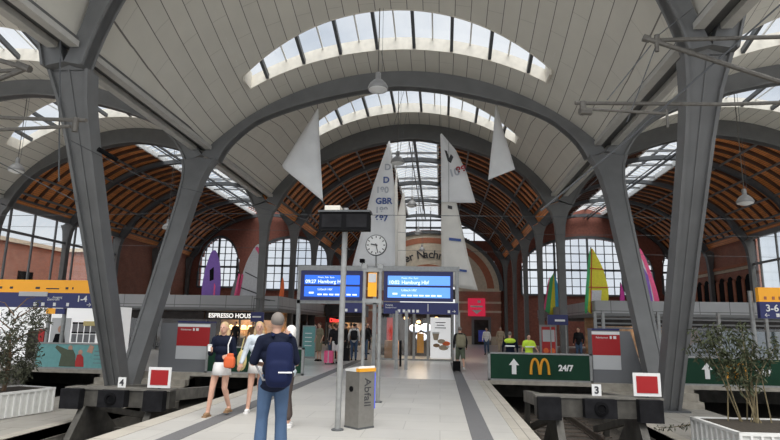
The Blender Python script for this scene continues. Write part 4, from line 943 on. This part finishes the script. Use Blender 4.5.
tubes('catenary_bracket', 'upper straight tube meeting the inclined tube at the right', [('bracket_tube', [(4.86, 12.15, 8.1), (12, 12.15, 8.1)], .05), ('clamp', [(4.86, 12.1, 8.2), (4.86, 12.1, 7.95)], .06)])
tubes('catenary_bracket', 'upper horizontal tube reaching the near left V column leg', [('bracket_tube', [(-16, 12.4, 6.95), (-10.5, 12.45, 6.6), (-8.48, 12.1, 6.38)], .05), ('insulator', [(-8.75, 12.1, 6.45), (-8.75, 12.1, 6.1)], .07)])
tubes('catenary_bracket', 'lower horizontal tube below the upper left tube', [('bracket_tube', [(-16, 12, 5.95), (-8.76, 11.95, 6.18)], .045)])
tubes('catenary_bracket', 'pair of tubes meeting in a clamp at the left picture edge', [('bracket_tube', [(-14, 12, 8.9), (-10.2, 12, 7.74)], .06), ('bracket_tube', [(-14, 12, 6.2), (-10.05, 12, 7.75)], .06), ('bracket_tube', [(-14, 12, 7.55), (-10.3, 12, 7.68)], .05), ('clamp', [(-10.35, 11.95, 7.8), (-10.0, 11.95, 7.66)], .09)])
def wire(label, pts, r_=.014, name='overhead_wire', m='steel_dark'):
    return tag(MB().tube(pts, r_, 5).build(name, m), label, 'wire')
wire('thick black cable crossing the right V column diagonally', [(9.3, 12.05, 10.4), (4.03, 12.05, 5.7), (2.2, 12.3, 4.2)], .022)
for k, (a, b, w_) in enumerate((((4.68, 12, 7.91), (3.66, 12, 6.63), 'left of two'), ((4.78, 12, 7.88), (4.05, 12, 6.1), 'right of two'))): wire('thin stay, the %s hanging from the tube clamp at the right' % w_, [a, b])
wire('thin stay rising from the right tube clamp to the vault', [(4.8, 12, 8.1), (6.05, 12.9, 9.3)], .012)
wire('span wire stretched across the hall below the hanging sails, upper one', [(-26, 30.2, 7.0), (-10, 30.2, 6.8), (6.5, 30.2, 6.6), (22.6, 30.2, 6.5)], .010)
wire('span wire stretched across the hall just above the departure boards', [(-26, 30.2, 6.0), (6.5, 30.2, 5.6), (22.6, 30.2, 5.4)], .009)
wire('span wire across the hall between the near V columns', [(-26.4, 22, 5.9), (-9.9, 21, 5.9), (6.4, 21, 5.75), (22.7, 22, 5.7)], .012)
wire('sloping wire from the left edge to the near left V column', [(-13.5, 13, 6.6), (-10.1, 14.6, 4.9)], .014)
wire('sloping wire with black insulator right of the near left V column', [(-9.9, 13.6, 6.4), (-8.9, 15.5, 5.9), (-4.5, 22, 3.0 + 2.6)], .012)
tag(MB().tube([(-9.3, 13.9, 6.25), (-9.05, 14.4, 6.1)], .07, 8).build('insulator', 'black'), 'black insulator on the wire beside the near left V column', 'insulator')
wire('thin rod hanging beside the near left V column from the vault edge', [(-9.85, 12.6, 9.0), (-9.35, 12.6, 5.0)], .02)

# ------------------------------------------------------------------ planters and plants
def planter(x, y, w, d, rz, label, h=.58):
    o = thing('planter', label, 'planter', (x, y, LOW + .012), rz)
    b = MB(); b.box(-w / 2, w / 2, -d / 2, d / 2, 0, h - .04)
    b.build('planter_body', 'planter', o)
    r_ = MB(); t_ = .05
    r_.box(-w / 2 - .03, w / 2 + .03, -d / 2 - .03, -d / 2 + t_, h - .05, h); r_.box(-w / 2 - .03, w / 2 + .03, d / 2 - t_, d / 2 + .03, h - .05, h)
    r_.box(-w / 2 - .03, -w / 2 + t_, -d / 2, d / 2, h - .05, h); r_.box(w / 2 - t_, w / 2 + .03, -d / 2, d / 2, h - .05, h); r_.build('rim', 'white', o)
    rb = MB()
    n = int(w / .17)
    for k in range(n + 1):
        x_ = -w / 2 + w * k / n; rb.box(x_ - .02, x_ + .02, -d / 2 - .03, -d / 2, .02, h - .05); rb.box(x_ - .02, x_ + .02, d / 2, d / 2 + .03, .02, h - .05)
    n = int(d / .17)
    for k in range(n + 1):
        y_ = -d / 2 + d * k / n; rb.box(w / 2, w / 2 + .03, y_ - .02, y_ + .02, .02, h - .05); rb.box(-w / 2 - .03, -w / 2, y_ - .02, y_ + .02, .02, h - .05)
    rb.build('ribs', 'white', o)
    MB().box(-w / 2 + t_, w / 2 - t_, -d / 2 + t_, d / 2 - t_, h - .045, h - .02).build('soil', 'soil', o)
    return o
planter(-10.45, 12.8, 1.15, 2.3, math.radians(-12), 'white ribbed metal planter at the left platform edge')
planter(6.2, 11.3, 2.4, 1.7, math.radians(2), 'white ribbed metal planter with bamboo at the right')
def leaves(mb, c, n, r_, l, rnd, droop=.3):
    for _ in range(n):
        d = Vector((rnd.gauss(0, 1), rnd.gauss(0, 1), rnd.gauss(0, 1))).normalized(); p = Vector(c) + Vector((d.x * r_[0], d.y * r_[1], d.z * r_[2])) * rnd.random() ** .45
        q = Vector((rnd.uniform(-1, 1), rnd.uniform(-1, 1), rnd.uniform(-1, .6) - droop)).normalized() * l * rnd.uniform(.6, 1.3); s_ = q.cross(Vector((rnd.uniform(-1, 1), rnd.uniform(-1, 1), rnd.uniform(-1, 1)))).normalized() * l * .13
        mb.quad(p, p + q * .5 + s_, p + q, p + q * .5 - s_)
rnd = random.Random(5)
o = thing('potted_tree', 'dusty dark leaved small tree in the left white planter', 'tree', (-10.35, 13.0, 0))
tr = MB(); tr.tube([(0, 0, -.035), (.03, 0, .3), (.0, .05, .8), (-.05, 0, 1.3)], [.05, .045, .035, .02], 8)
for k in range(14):
    z = .3 + .12 * k; a = rnd.uniform(0, 6.28); tr.tube([(0, 0, z), (math.cos(a) * .35, math.sin(a) * .35, z + .3), (math.cos(a) * .6, math.sin(a) * .6, z + .35)], [.018, .012, .006], 5)
tr.build('trunk', 'bark', o)
lf = MB()
for k in range(46):
    a = rnd.uniform(0, 6.28); z = rnd.uniform(.25, 2.0); R = .62 * math.sin(min(1, (z - .1) / 1.3) * 1.6 + .2) + .15
    leaves(lf, (math.cos(a) * R * .75, math.sin(a) * R * .75, z), 80, (.24, .24, .2), .13, rnd)
lf.build('foliage', 'leaf', o, fix=False)
o = thing('bamboo_plant', 'sparse bamboo with thin canes in the right white planter', 'plant', (5.95, 11.8, 0))
cn = []; lf = MB()
for k in range(12):
    a = rnd.uniform(-1, 1); dx = rnd.gauss(0, .14); tip = Vector((a * .95 - .12, rnd.uniform(-.3, .3), rnd.uniform(1.0, 1.95))); mid = Vector((dx + tip.x * .35, tip.y * .4, tip.z * .55))
    MB().tube([(dx, rnd.uniform(-.2, .2), -.04), mid, tip], [.014, .011, .004], 5).build('cane', 'cane', o)
    for t in (.5, .65, .8, .9, 1.0):
        c = mid.lerp(tip, (t - .5) * 2); leaves(lf, c, 14 + int(10 * (tip.x < 0)), (.14, .14, .12), .13, rnd, .4)
leaves(lf, (-.45, 0, 1.55), 240, (.4, .25, .35), .13, rnd, .5); leaves(lf, (-.3, 0, 1.15), 160, (.3, .25, .25), .13, rnd, .5); leaves(lf, (.45, 0, 1.3), 90, (.4, .25, .3), .13, rnd, .5)
lf.build('foliage', 'leaf2', o, fix=False)
o = thing('fallen_branch', 'dry fallen bamboo branch beside the right planter', 'branch', (0, 0, 0))
MB().tube([(5.6, 11.9, -.04), (5.3, 12.8, -.25), (5.15, 13.6, -.45), (5.05, 14.2, -.56)], [.012, .012, .009, .005], 5).build('twig', 'cane', o)
lf = MB()
for k in range(7): leaves(lf, (5.45 - .07 * k, 12.4 + .28 * k, -.16 - .065 * k), 12, (.12, .16, .06), .12, rnd, .2)
lf.build('dry_leaves', 'leaf', o, fix=False)
o = thing('debris_on_stones', 'small yellow block lying at the right platform edge', 'block', (5.0, 12.0, LOW + .012)); MB().box(0, .09, 0, .09, 0, .13).build('block_body', 'gold', o); MB().box(.01, .08, .01, .08, .13, .14).build('block_top', 'leather', o)

# ------------------------------------------------------------------ people
def remesh(o, vox, it=2):
    md = o.modifiers.new('skin', 'REMESH'); md.mode = 'VOXEL'; md.voxel_size = vox; md.use_smooth_shade = True
    md = o.modifiers.new('soft', 'SMOOTH'); md.factor = .5; md.iterations = it
    return o
def limb(mb, pts, rs, n=10):
    mb.tube(pts, rs, n)
    for p, r_ in zip(pts, rs): mb.blob(p, (r_ * .99,) * 3, n, 6)
def hand(mb, wr, d, side, curl=.35):
    """palm and five fingers from the wrist along direction d"""
    d = Vector(d).normalized(); lat = d.cross(Vector((0, 1, 0)));
    lat = (lat.normalized() if lat.length > .1 else Vector((1, 0, 0))); nrm = lat.cross(d).normalized(); wr = Vector(wr)
    mb.hexa([wr + lat * a * .038 + nrm * b * .014 + d * c for c in (0, .09) for a, b in ((-1, -1), (1, -1), (1, 1), (-1, 1))])
    for k, l_ in enumerate((.07, .082, .076, .058)):
        b = wr + d * .085 + lat * (-.029 + .0195 * k); m_ = b + d * l_ * .5; e = m_ + d * l_ * .4 + nrm * l_ * curl * side
        mb.tube([b, m_, e], [.009, .0085, .007], 6)
    b = wr + d * .03 - lat * .035; mb.tube([b, b + d * .03 - lat * .025, b + d * .06 - lat * .03 + nrm * .01 * side], [.011, .01, .008], 6)
def person(loc, rz, H, label, top, bottom, bhem=.1, sleeve=1.0, hem=.86, hair='brown_hair', hairlen=0, shoe='black', skin='skin', width=1.0, pose=None, detail=False, group=None, skirt=False, cat='person', shorts_loose=0, lean=0, belly=0):
    o = thing('person', label, cat, loc, rz, group); s_ = H / 1.72; P = dict(
        hipL=(-.09, 0, .92), kneeL=(-.1, .02, .5), ankL=(-.1, -.02, .09), hipR=(.09, 0, .92), kneeR=(.1, .02, .5), ankR=(.1, -.02, .09),
        shL=(-.175 * width, 0, 1.395), elL=(-.25 * width, -.03, 1.14), wrL=(-.25 * width, .08, .9), shR=(.175 * width, 0, 1.395), elR=(.25 * width, -.03, 1.14), wrR=(.25 * width, .08, .9), head=(0, .02, 1.615))
    if pose: P.update({k: v for k, v in pose.items() if k != 'look'})
    P = {k: Vector(v) * s_ for k, v in P.items()}
    if lean:
        for k in P:
            if k[:2] in ('sh', 'el', 'wr', 'he'): P[k] = P[k] + Vector((0, lean * (P[k].z - .9 * s_), 0))
    q = s_; W_ = width; ly = lambda z: lean * (z - .9) * q
    body = MB()
    torso = [(0, ly(.92), .92), (0, ly(1.05), 1.06), (0, ly(1.2), 1.2), (0, ly(1.34), 1.35)]
    def trunk(mb, g, z0=None):
        for (x, y, z), rx, ry in zip(torso, (.155, .14, .155, .165), (.105 + belly, .1 + belly, .11 + belly * .5, .1)):
            if z0 and z < z0 - .02: continue
            mb.blob((0, y, z * q), ((rx * W_ + g) * q, (ry + g) * q, .12 * q), 14, 8)
    trunk(body, 0)
    hd = P['head']; nk = Vector((0, ly(1.42) - .01, 1.44 * q))
    body.tube([nk, hd - Vector((0, .01, .06)) * q], .052 * q, 10)
    limb(body, [P['shL'], nk + Vector((-.05, 0, 0)), nk + Vector((.05, 0, 0)), P['shR']], [.045 * q, .048 * q, .048 * q, .045 * q])
    fwd = Vector((0, 1, 0)); hr = pose.get('look', 0) if pose else 0
    R_ = Matrix.Rotation(hr, 3, 'Z') if hr else Matrix.Identity(3)
    hl = lambda x, y, z: hd + R_ @ (Vector((x, y, z)) * q)
    body.blob(hd, (.073 * q, .09 * q, .108 * q), 14, 10); body.blob(hl(0, .03, -.05), (.055 * q, .06 * q, .06 * q), 10, 8)
    body.blob(hl(0, .098, -.012), (.015 * q, .024 * q, .026 * q), 8, 6)
    for x in (-.074, .074): body.blob(hl(x, -.0, -.005), (.01 * q, .02 * q, .03 * q), 8, 6)
    for sd in 'LR':
        limb(body, [P['sh' + sd], P['el' + sd], P['wr' + sd]], [.048 * q, .038 * q, .027 * q])
        limb(body, [P['hip' + sd], P['knee' + sd], P['ank' + sd]], [.083 * q, .055 * q, .037 * q])
        cf = P['knee' + sd].lerp(P['ank' + sd], .3) + Vector((0, -.015 * q, 0)); body.blob(cf, (.05 * q, .055 * q, .1 * q), 10, 6)
        a = P['ank' + sd]; body.tube([a, a + Vector((0, .1, -.05)) * q], [.036 * q, .03 * q], 8)
        d = (P['wr' + sd] - P['el' + sd]).normalized()
        if detail: hand(body, P['wr' + sd], d, 1 if sd == 'L' else -1)
        else: body.blob(P['wr' + sd] + d * .05 * q, (.03 * q, .03 * q, .045 * q), 8, 5)
    vox = .0085 if detail else .022
    remesh(body.build('body', skin, o), vox, 2)
    # face
    if detail:
        for x in (-.028, .028): MB().blob(hl(x, .086, .012), (.013 * q, .008 * q, .008 * q), 8, 6).build('eye', 'dark_txt', o)
        MB().blob(hl(0, .09, -.052), (.022 * q, .012 * q, .008 * q), 8, 6).build('mouth', 'lips', o)
    # upper garment
    t = MB(); g = .018
    trunk(t, g, hem)
    if hem < .9: t.blob((0, ly(.9), (hem + .07) * q), ((.165 * W_ + g) * q, (.115 + g + belly) * q, .08 * q), 14, 6)
    limb(t, [P['shL'], nk + Vector((-.06, 0, -.012)), nk + Vector((.06, 0, -.012)), P['shR']], [.066 * q, .07 * q, .07 * q, .066 * q])
    t.tube([nk - Vector((0, 0, .03)), nk + Vector((0, .0, .035 * q))], [.075 * q, .062 * q], 12)
    for sd in 'LR':
        a, b, c = P['sh' + sd], P['el' + sd], P['wr' + sd]
        if sleeve >= 1: limb(t, [a, b, b.lerp(c, .93)], [.068 * q, .056 * q, .04 * q])
        elif sleeve > 0: limb(t, [a, a.lerp(b, sleeve * 2 if sleeve < .5 else 1)], [.068 * q, .062 * q])
    remesh(t.build('jacket' if sleeve >= 1 else 'shirt', top, o), .012 if detail else .026, 3)
    # lower garment
    b = MB()
    if skirt:
        rim = [(.14, .98), (.165, .92), (.17, .86), (.185, bhem)]
        b.lathe([(r_ * W_ * q, z * q) for r_, z in rim], (0, 0, 0), 20); bo = b.build('skirt', bottom, o, smooth=True)
    else:
        b.blob((0, 0, .94 * q), (.165 * W_ * q, .12 * q, .1 * q), 14, 8)
        for sd in 'LR':
            h_, k_, a_ = P['hip' + sd], P['knee' + sd], P['ank' + sd]
            if bhem >= .5:
                f = (.92 - bhem) / .42; limb(b, [h_, h_.lerp(k_, f)], [.1 * q, (.09 + shorts_loose) * q])
            else:
                f = 1 - (bhem - .08) / .42; limb(b, [h_, k_, k_.lerp(a_, f)], [.1 * q, .072 * q, (.058 + shorts_loose) * q])
        remesh(b.build('shorts' if bhem >= .5 else 'trousers', bottom, o), .012 if detail else .026, 2)
    # shoes
    for sd in 'LR':
        a = P['ank' + sd]; sm = MB(); sm.blob(a + Vector((0, .045, -.045)) * q, (.045 * q, .12 * q, .042 * q), 12, 8); sm.box(a.x - .04 * q, a.x + .04 * q, a.y - .07 * q, a.y + .16 * q, a.z - .09 * q, a.z - .06 * q)
        sm.build('shoe', shoe, o)
    # hair
    hm = MB(); hm.blob(hl(0, -.02, .03), (.083 * q, .093 * q, .095 * q), 14, 9)
    if hairlen > 0:
        hm.blob(hl(0, -.055, -.04), (.08 * q, .055 * q, .1 * q), 12, 8)
        hm.tube([hl(-.05, -.05, 0), hl(-.075, -.03, -.12), hl(-.08, -.0, -.12 - hairlen)], [.045 * q, .04 * q, .022 * q], 8); hm.tube([hl(.05, -.05, 0), hl(.075, -.03, -.12), hl(.08, .0, -.12 - hairlen)], [.045 * q, .04 * q, .022 * q], 8)
    remesh(hm.build('hair', hair, o), .012 if detail else .022, 1)
    return o
def backpack(o, s_, m, w=.17, z=1.18, d=.11, h=.24, y=-.2):
    b = MB(); b.sblob((0, y * s_, z * s_), (w * s_, d * s_, h * s_)).sblob((0, (y - .06) * s_, (z - .08) * s_), (w * .78 * s_, d * .7 * s_, h * .5 * s_))
    bo = remesh(b.build('backpack', m, o), .014, 2)
    for x in (-1, 1): MB().tube([(x * .1 * s_, y * .55 * s_, 1.47 * s_), (x * .12 * s_, .09 * s_, 1.42 * s_), (x * .13 * s_, .12 * s_, 1.25 * s_), (x * .15 * s_, -.08 * s_, 1.06 * s_)], .022 * s_, 6).build('strap', m, bo)
    return bo
PI = math.pi
# man with navy backpack, seen from behind
mn = person((-2.05, 7.05, 0), math.radians(12), 1.78, 'grey haired man in dark polo shirt and jeans with navy backpack, seen from behind', 'navy', 'jeans', bhem=.1, sleeve=.45, hem=.80, hair='grey_hair', shoe='black', skin='skin2', width=.98, detail=True, belly=.03,
            pose=dict(elL=(-.26, .0, 1.13), wrL=(-.16, .2, 1.1), elR=(.25, .02, 1.13), wrR=(.14, .22, 1.12), kneeL=(-.12, .02, .5), ankL=(-.13, -.02, .09), kneeR=(.1, .02, .5), ankR=(.12, -.02, .09), look=.15), shorts_loose=.02)
bp = backpack(mn, 1.035, 'bag_navy', w=.16, z=1.13, d=.11, h=.26, y=-.24); bp.location = (.07, 0, 0)
MB().box(.0, .16, -.395, -.37, 1.08, 1.095).build('bag_logo', 'paint_white', bp)
MB().tube([(-.2, .16, 1.5), (-.26, .05, 1.18), (-.12, -.17, .98), (.05, -.22, 1.0)], .014, 6).build('bag_cord', 'cloth_grey', mn)
# woman in navy sweater with cup and orange bag
w1 = person((-3.97, 10.25, 0), PI - .05, 1.66, 'blond woman in navy sweater and white skirt holding a cup', 'navy', 'cloth_white', bhem=.75, sleeve=1, hem=.81, hair='blond', hairlen=.12, shoe='leather', detail=True, skirt=True, width=.98,
            pose=dict(elR=(.24, .02, 1.14), wrR=(.14, .22, 1.2), elL=(-.23, .0, 1.13), wrL=(-.17, .16, 1.1), kneeR=(.13, .08, .5), ankR=(.17, .1, .09), kneeL=(-.07, -.02, .5), ankL=(-.1, -.22, .14)))
# her cup and bag (held things stay separate)
o = thing('takeaway_cup', 'white takeaway cup held by the woman in the navy sweater', 'cup', (-4.11, 9.96, 1.15)); MB().lathe([(.028, 0), (.038, .1)], (0, 0, 0), 14).build('cup', 'paint_white', o); MB().lathe([(.04, .1), (.04, .115), (.034, .12)], (0, 0, 0), 14).build('lid', 'kiosk_light', o)
o = thing('handbag', 'small orange handbag hanging at the woman in the navy sweater', 'bag', (-3.75, 10.02, .98)); remesh(MB().sblob((0, 0, -.02), (.1, .055, .1)).sblob((.01, 0, .09), (.06, .035, .05)).build('bag_body', 'orange_bag', o), .012)
MB().tube([(-.03, .0, .1), (-.06, .04, .28), (-.05, .14, .42)], .011, 6).build('bag_strap', 'cloth_white', o)
# woman in pale sweater
w2 = person((-3.5, 10.85, 0), PI + .1, 1.68, 'blond woman in pale blue sweater and white shorts', 'pale_blue', 'cloth_white', bhem=.74, sleeve=1, hem=.86, hair='blond', hairlen=.04, shoe='cloth_white', detail=True, skirt=True,
            pose=dict(elR=(.25, .02, 1.14), wrR=(.3, .12, .92), elL=(-.24, .0, 1.14), wrL=(-.2, .2, 1.04), kneeR=(.1, .06, .5), ankR=(.12, .1, .09), kneeL=(-.06, -.03, .5), ankL=(-.08, -.12, .1), look=.25))
o = thing('cloth_bag', 'pale yellow cloth bag carried by the woman in the pale sweater', 'bag', (-3.8, 10.8, .95)); remesh(MB().blob((0, 0, 0), (.1, .05, .2), 12, 8).build('bag_body', 'straw', o), .015); MB().tube([(-.03, 0, .17), (.02, 0, .42)], .01, 5).build('bag_strap', 'straw', o)
# person half hidden behind the man
person((-2.5, 9.45, 0), PI * .55, 1.62, 'pale haired person in patterned dark trousers, partly hidden behind the man with the navy backpack', 'pale_blue', 'brown_check', bhem=.18, sleeve=1, hair='cap', shoe='cloth_white', hairlen=.02, detail=True, shorts_loose=.02)
# security guards leaning at the barrier
g1 = person((2.5, 20.9, 0), -.1, 1.52, 'security guard in dark jacket with yellow shoulder band, seen from behind', 'navy', 'navy', hair='grey_hair', width=1.15)
MB().box(-.2, .2, -.16, -.125, 1.18, 1.24).build('yellow_band', 'hivis', g1); MB().box(-.17, .17, -.165, -.13, 1.0, 1.05).build('reflective_stripe', 'paint_white', g1)
MB().blob((0, -.02, 1.2), (.22, .14, .1), 12, 8).build('yellow_yoke', 'hivis', g1)
g2 = person((3.12, 20.6, 0), PI + .1, 1.45, 'security guard in bright yellow vest and dark cap facing the platform', 'hivis', 'navy', sleeve=.3, hair='black_hair', width=1.08, pose=dict(elL=(-.3, .02, 1.14), wrL=(-.42, .12, .92), elR=(.28, .02, 1.12), wrR=(.34, .16, .92)))
MB().box(-.16, .16, .125, .15, 1.0, 1.04).build('reflective_stripe', 'paint_white', g2)
# traveller with khaki backpack walking away
wk = person((.78, 22.3, 0), .1, 1.66, 'traveller with khaki backpack walking toward the brick pier', 'cloth_black', 'olive', bhem=.5, sleeve=1, hair='grey_hair', shoe='cloth_white', skin='skin', lean=.18, pose=dict(kneeL=(-.1, .12, .5), ankL=(-.1, .1, .09), kneeR=(.1, -.05, .5), ankR=(.1, -.28, .18)))
backpack(wk, .96, 'khaki', w=.2, z=1.18, d=.13, h=.26, y=-.16)
o = thing('suitcase', 'small dark trolley bag behind the traveller with the khaki backpack', 'suitcase', (.62, 21.75, 0)); MB().box(-.14, .14, -.1, .1, .05, .4).build('case_body', 'black', o); 
for x in (-.1, .1): MB().lathe([(.03, 0), (.03, .03)], (x, 0, .03), 10, (1, 0, 0)).build('wheel', 'steel_dark', o)
# crowd on the concourse
CR = [(-5.6, 26.3, 2.4, 'khaki', 'khaki', .5, 'skin', 'brown_hair', 'traveller in khaki top and shorts left of the pink suitcase', 1.74),
      (-5.25, 28.2, .4, 'cloth_black', 'cloth_black', .1, 'skin', 'black_hair', 'traveller all in black behind the one in khaki shorts', 1.7),
      (-4.55, 24.8, .6, 'cloth_black', 'cloth_white', .6, 'skin', 'brown_hair', 'woman in black top and white shorts standing by the pink suitcase', 1.66),
      (-4.14, 27.4, .1, 'cloth_white', 'jeans', .1, 'skin', 'black_hair', 'traveller in white shirt and jeans carrying a black backpack', 1.74),
      (-3.7, 28.0, 2.9, 'cloth_black', 'denim', .1, 'skin2', 'black_hair', 'dark dressed traveller right of the one with the black backpack', 1.7),
      (-4.75, 28.6, 2.0, 'cloth_black', 'cloth_black', .1, 'skin', 'black_hair', 'dark dressed traveller left of the one with the black backpack', 1.72),
      (-3.05, 34.2, 2.9, 'cloth_red', 'denim', .1, 'skin', 'brown_hair', 'person in red top seen through the glass entrance', 1.7),
      (-2.35, 34.0, 3.3, 'redband', 'leather', .1, 'skin', 'blond', 'person in orange top seen through the glass entrance', 1.66),
      (-6.1, 31.5, 2.0, 'cloth_grey', 'denim', .1, 'skin', 'brown_hair', 'grey dressed person right of the teal board', 1.7),
      (-3.3, 36.5, 3.0, 'cloth_grey', 'navy', .1, 'skin', 'brown_hair', 'grey dressed person far back between the steel posts', 1.72),
      (2.9, 36.2, 2.8, 'cloth_white', 'denim', .1, 'skin', 'black_hair', 'woman in white top with dark hair near the grey doorway', 1.65),
      (3.85, 37.0, 3.0, 'beige', 'beige', .1, 'skin', 'grey_hair', 'pale dressed person left of the security guards', 1.7),
      (-5.9, 33.5, .8, 'navy', 'navy', .1, 'skin', 'brown_hair', 'person in navy far back left of the departure board post', 1.72),
      (8.9, 31.8, 2.9, 'cloth_grey', 'navy', .1, 'skin', 'brown_hair', 'grey dressed person before the right shops beside the lattice', 1.72),
      (7.2, 30.6, 2.6, 'cloth_black', 'denim', .1, 'skin', 'brown_hair', 'dark dressed person left of the right red cabinet', 1.75),
      (-11.9, 32.4, 2.9, 'cloth_black', 'navy', .1, 'skin', 'brown_hair', 'dark dressed guest under the warm lamps of the coffee shop', 1.74),
      (-10.9, 32.5, 3.3, 'leather', 'denim', .1, 'skin', 'black_hair', 'guest in brown jacket at the right end of the coffee shop', 1.72),
      (-14.7, 31.5, 3.0, 'cloth_red', 'denim', .1, 'skin', 'brown_hair', 'person in red seen between the legs of the left V column', 1.72)]
rc = random.Random(11); where = ['beside the teal board', 'before the glowing red letters', 'under the blue sign strip', 'left of the glass entrance', 'near the pink suitcase', 'at the back of the concourse']
for i in range(9):
    x_, y_ = [(-7.6, 34.5), (-7.0, 37.5), (-6.3, 35.2), (-5.4, 36.4), (-4.9, 31.2), (-6.9, 41), (-5.0, 40), (-4.3, 33.4), (-3.9, 38)][i]; a_ = rc.choice(['cloth_black', 'navy', 'cloth_grey', 'denim', 'leather', 'olive']); b_ = rc.choice(['cloth_black', 'navy', 'denim', 'khaki'])
    CR.append((x_, y_, rc.uniform(0, 6.2), a_, b_, .1, 'skin', rc.choice(['brown_hair', 'black_hair', 'blond', 'grey_hair']), None, rc.uniform(1.64, 1.8)))
for x, y, rz, tp, bt, hm_, sk, hr_, lb, H_ in CR:
    gp_ = None if lb else 'dark dressed travellers far back in the concourse'
    lb = lb or 'dark dressed traveller in the distant crowd left of the glass entrance'
    pr = person((x, y, 0), rz, H_, lb, tp, bt, bhem=hm_, hair=hr_, skin=sk, sleeve=.4 if hm_ > .3 else 1, group=gp_)
    if 'black backpack' in lb and 'carrying' in lb: backpack(pr, 1.0, 'cloth_black', w=.17, y=-.17)
o = thing('pink_suitcase', 'pink trolley suitcase beside the woman in white shorts', 'suitcase', (-4.75, 24.35, 0)); MB().box(-.18, .18, -.12, .12, .06, .56).build('case_body', 'pink', o); MB().box(-.02, .02, -.125, -.12, .06, .56).build('case_stripe', 'kiosk_light', o)
MB().tube([(-.1, .08, .56), (-.1, .08, .9), (.1, .08, .9), (.1, .08, .56)], .012, 6).build('pull_handle', 'steel_dark', o)
for x in (-.14, .14): MB().lathe([(.035, 0), (.035, .03)], (x, 0, .035), 10, (1, 0, 0)).build('wheel', 'steel_dark', o)
o = thing('dark_suitcase', 'dark trolley suitcase left of the traveller in white shirt', 'suitcase', (-4.45, 26.85, 0)); MB().box(-.2, .2, -.14, .14, .0, .6).build('case_body', 'cloth_black', o); MB().tube([(-.1, .08, .6), (-.1, .08, .9), (.1, .08, .9), (.1, .08, .6)], .012, 6).build('pull_handle', 'steel_dark', o)

# groups of things of one kind
GR = dict(pendant_lamp='pendant lamps hanging in the hall', boat_sail='boat sails hung in the middle of the hall', windsurf_sail='windsurf sails standing on the galleries', buffer_stop='buffer stops at the track ends',
          barrier_banner='banners at the ends of the tracks', ticket_kiosk='red and white cabinets', v_column='V-shaped columns', steel_column='straight columns of the timber hall', steel_arch='arches carrying the roof', skylight='lens-shaped skylights',
          ridge_skylight='glazed ridges of the timber vaults', arched_window='arched windows at the end of the hall', side_glazing='side glazing', direction_sign='yellow and blue direction signs', number_plate='number plates on the buffer stops',
          stop_signal='red stop signals', planter='white planters', railway_track='railway tracks', shop_front='shops below the galleries', gallery='galleries', catenary_bracket='tube brackets of the overhead line', overhead_wire='wires stretched in the hall', suitcase='trolley cases')
for o in list(C.objects):
    if o.parent is None and 'category' in o.keys() and 'group' not in o.keys():
        g_ = GR.get(o.name.split('.')[0])
        if g_: o['group'] = g_
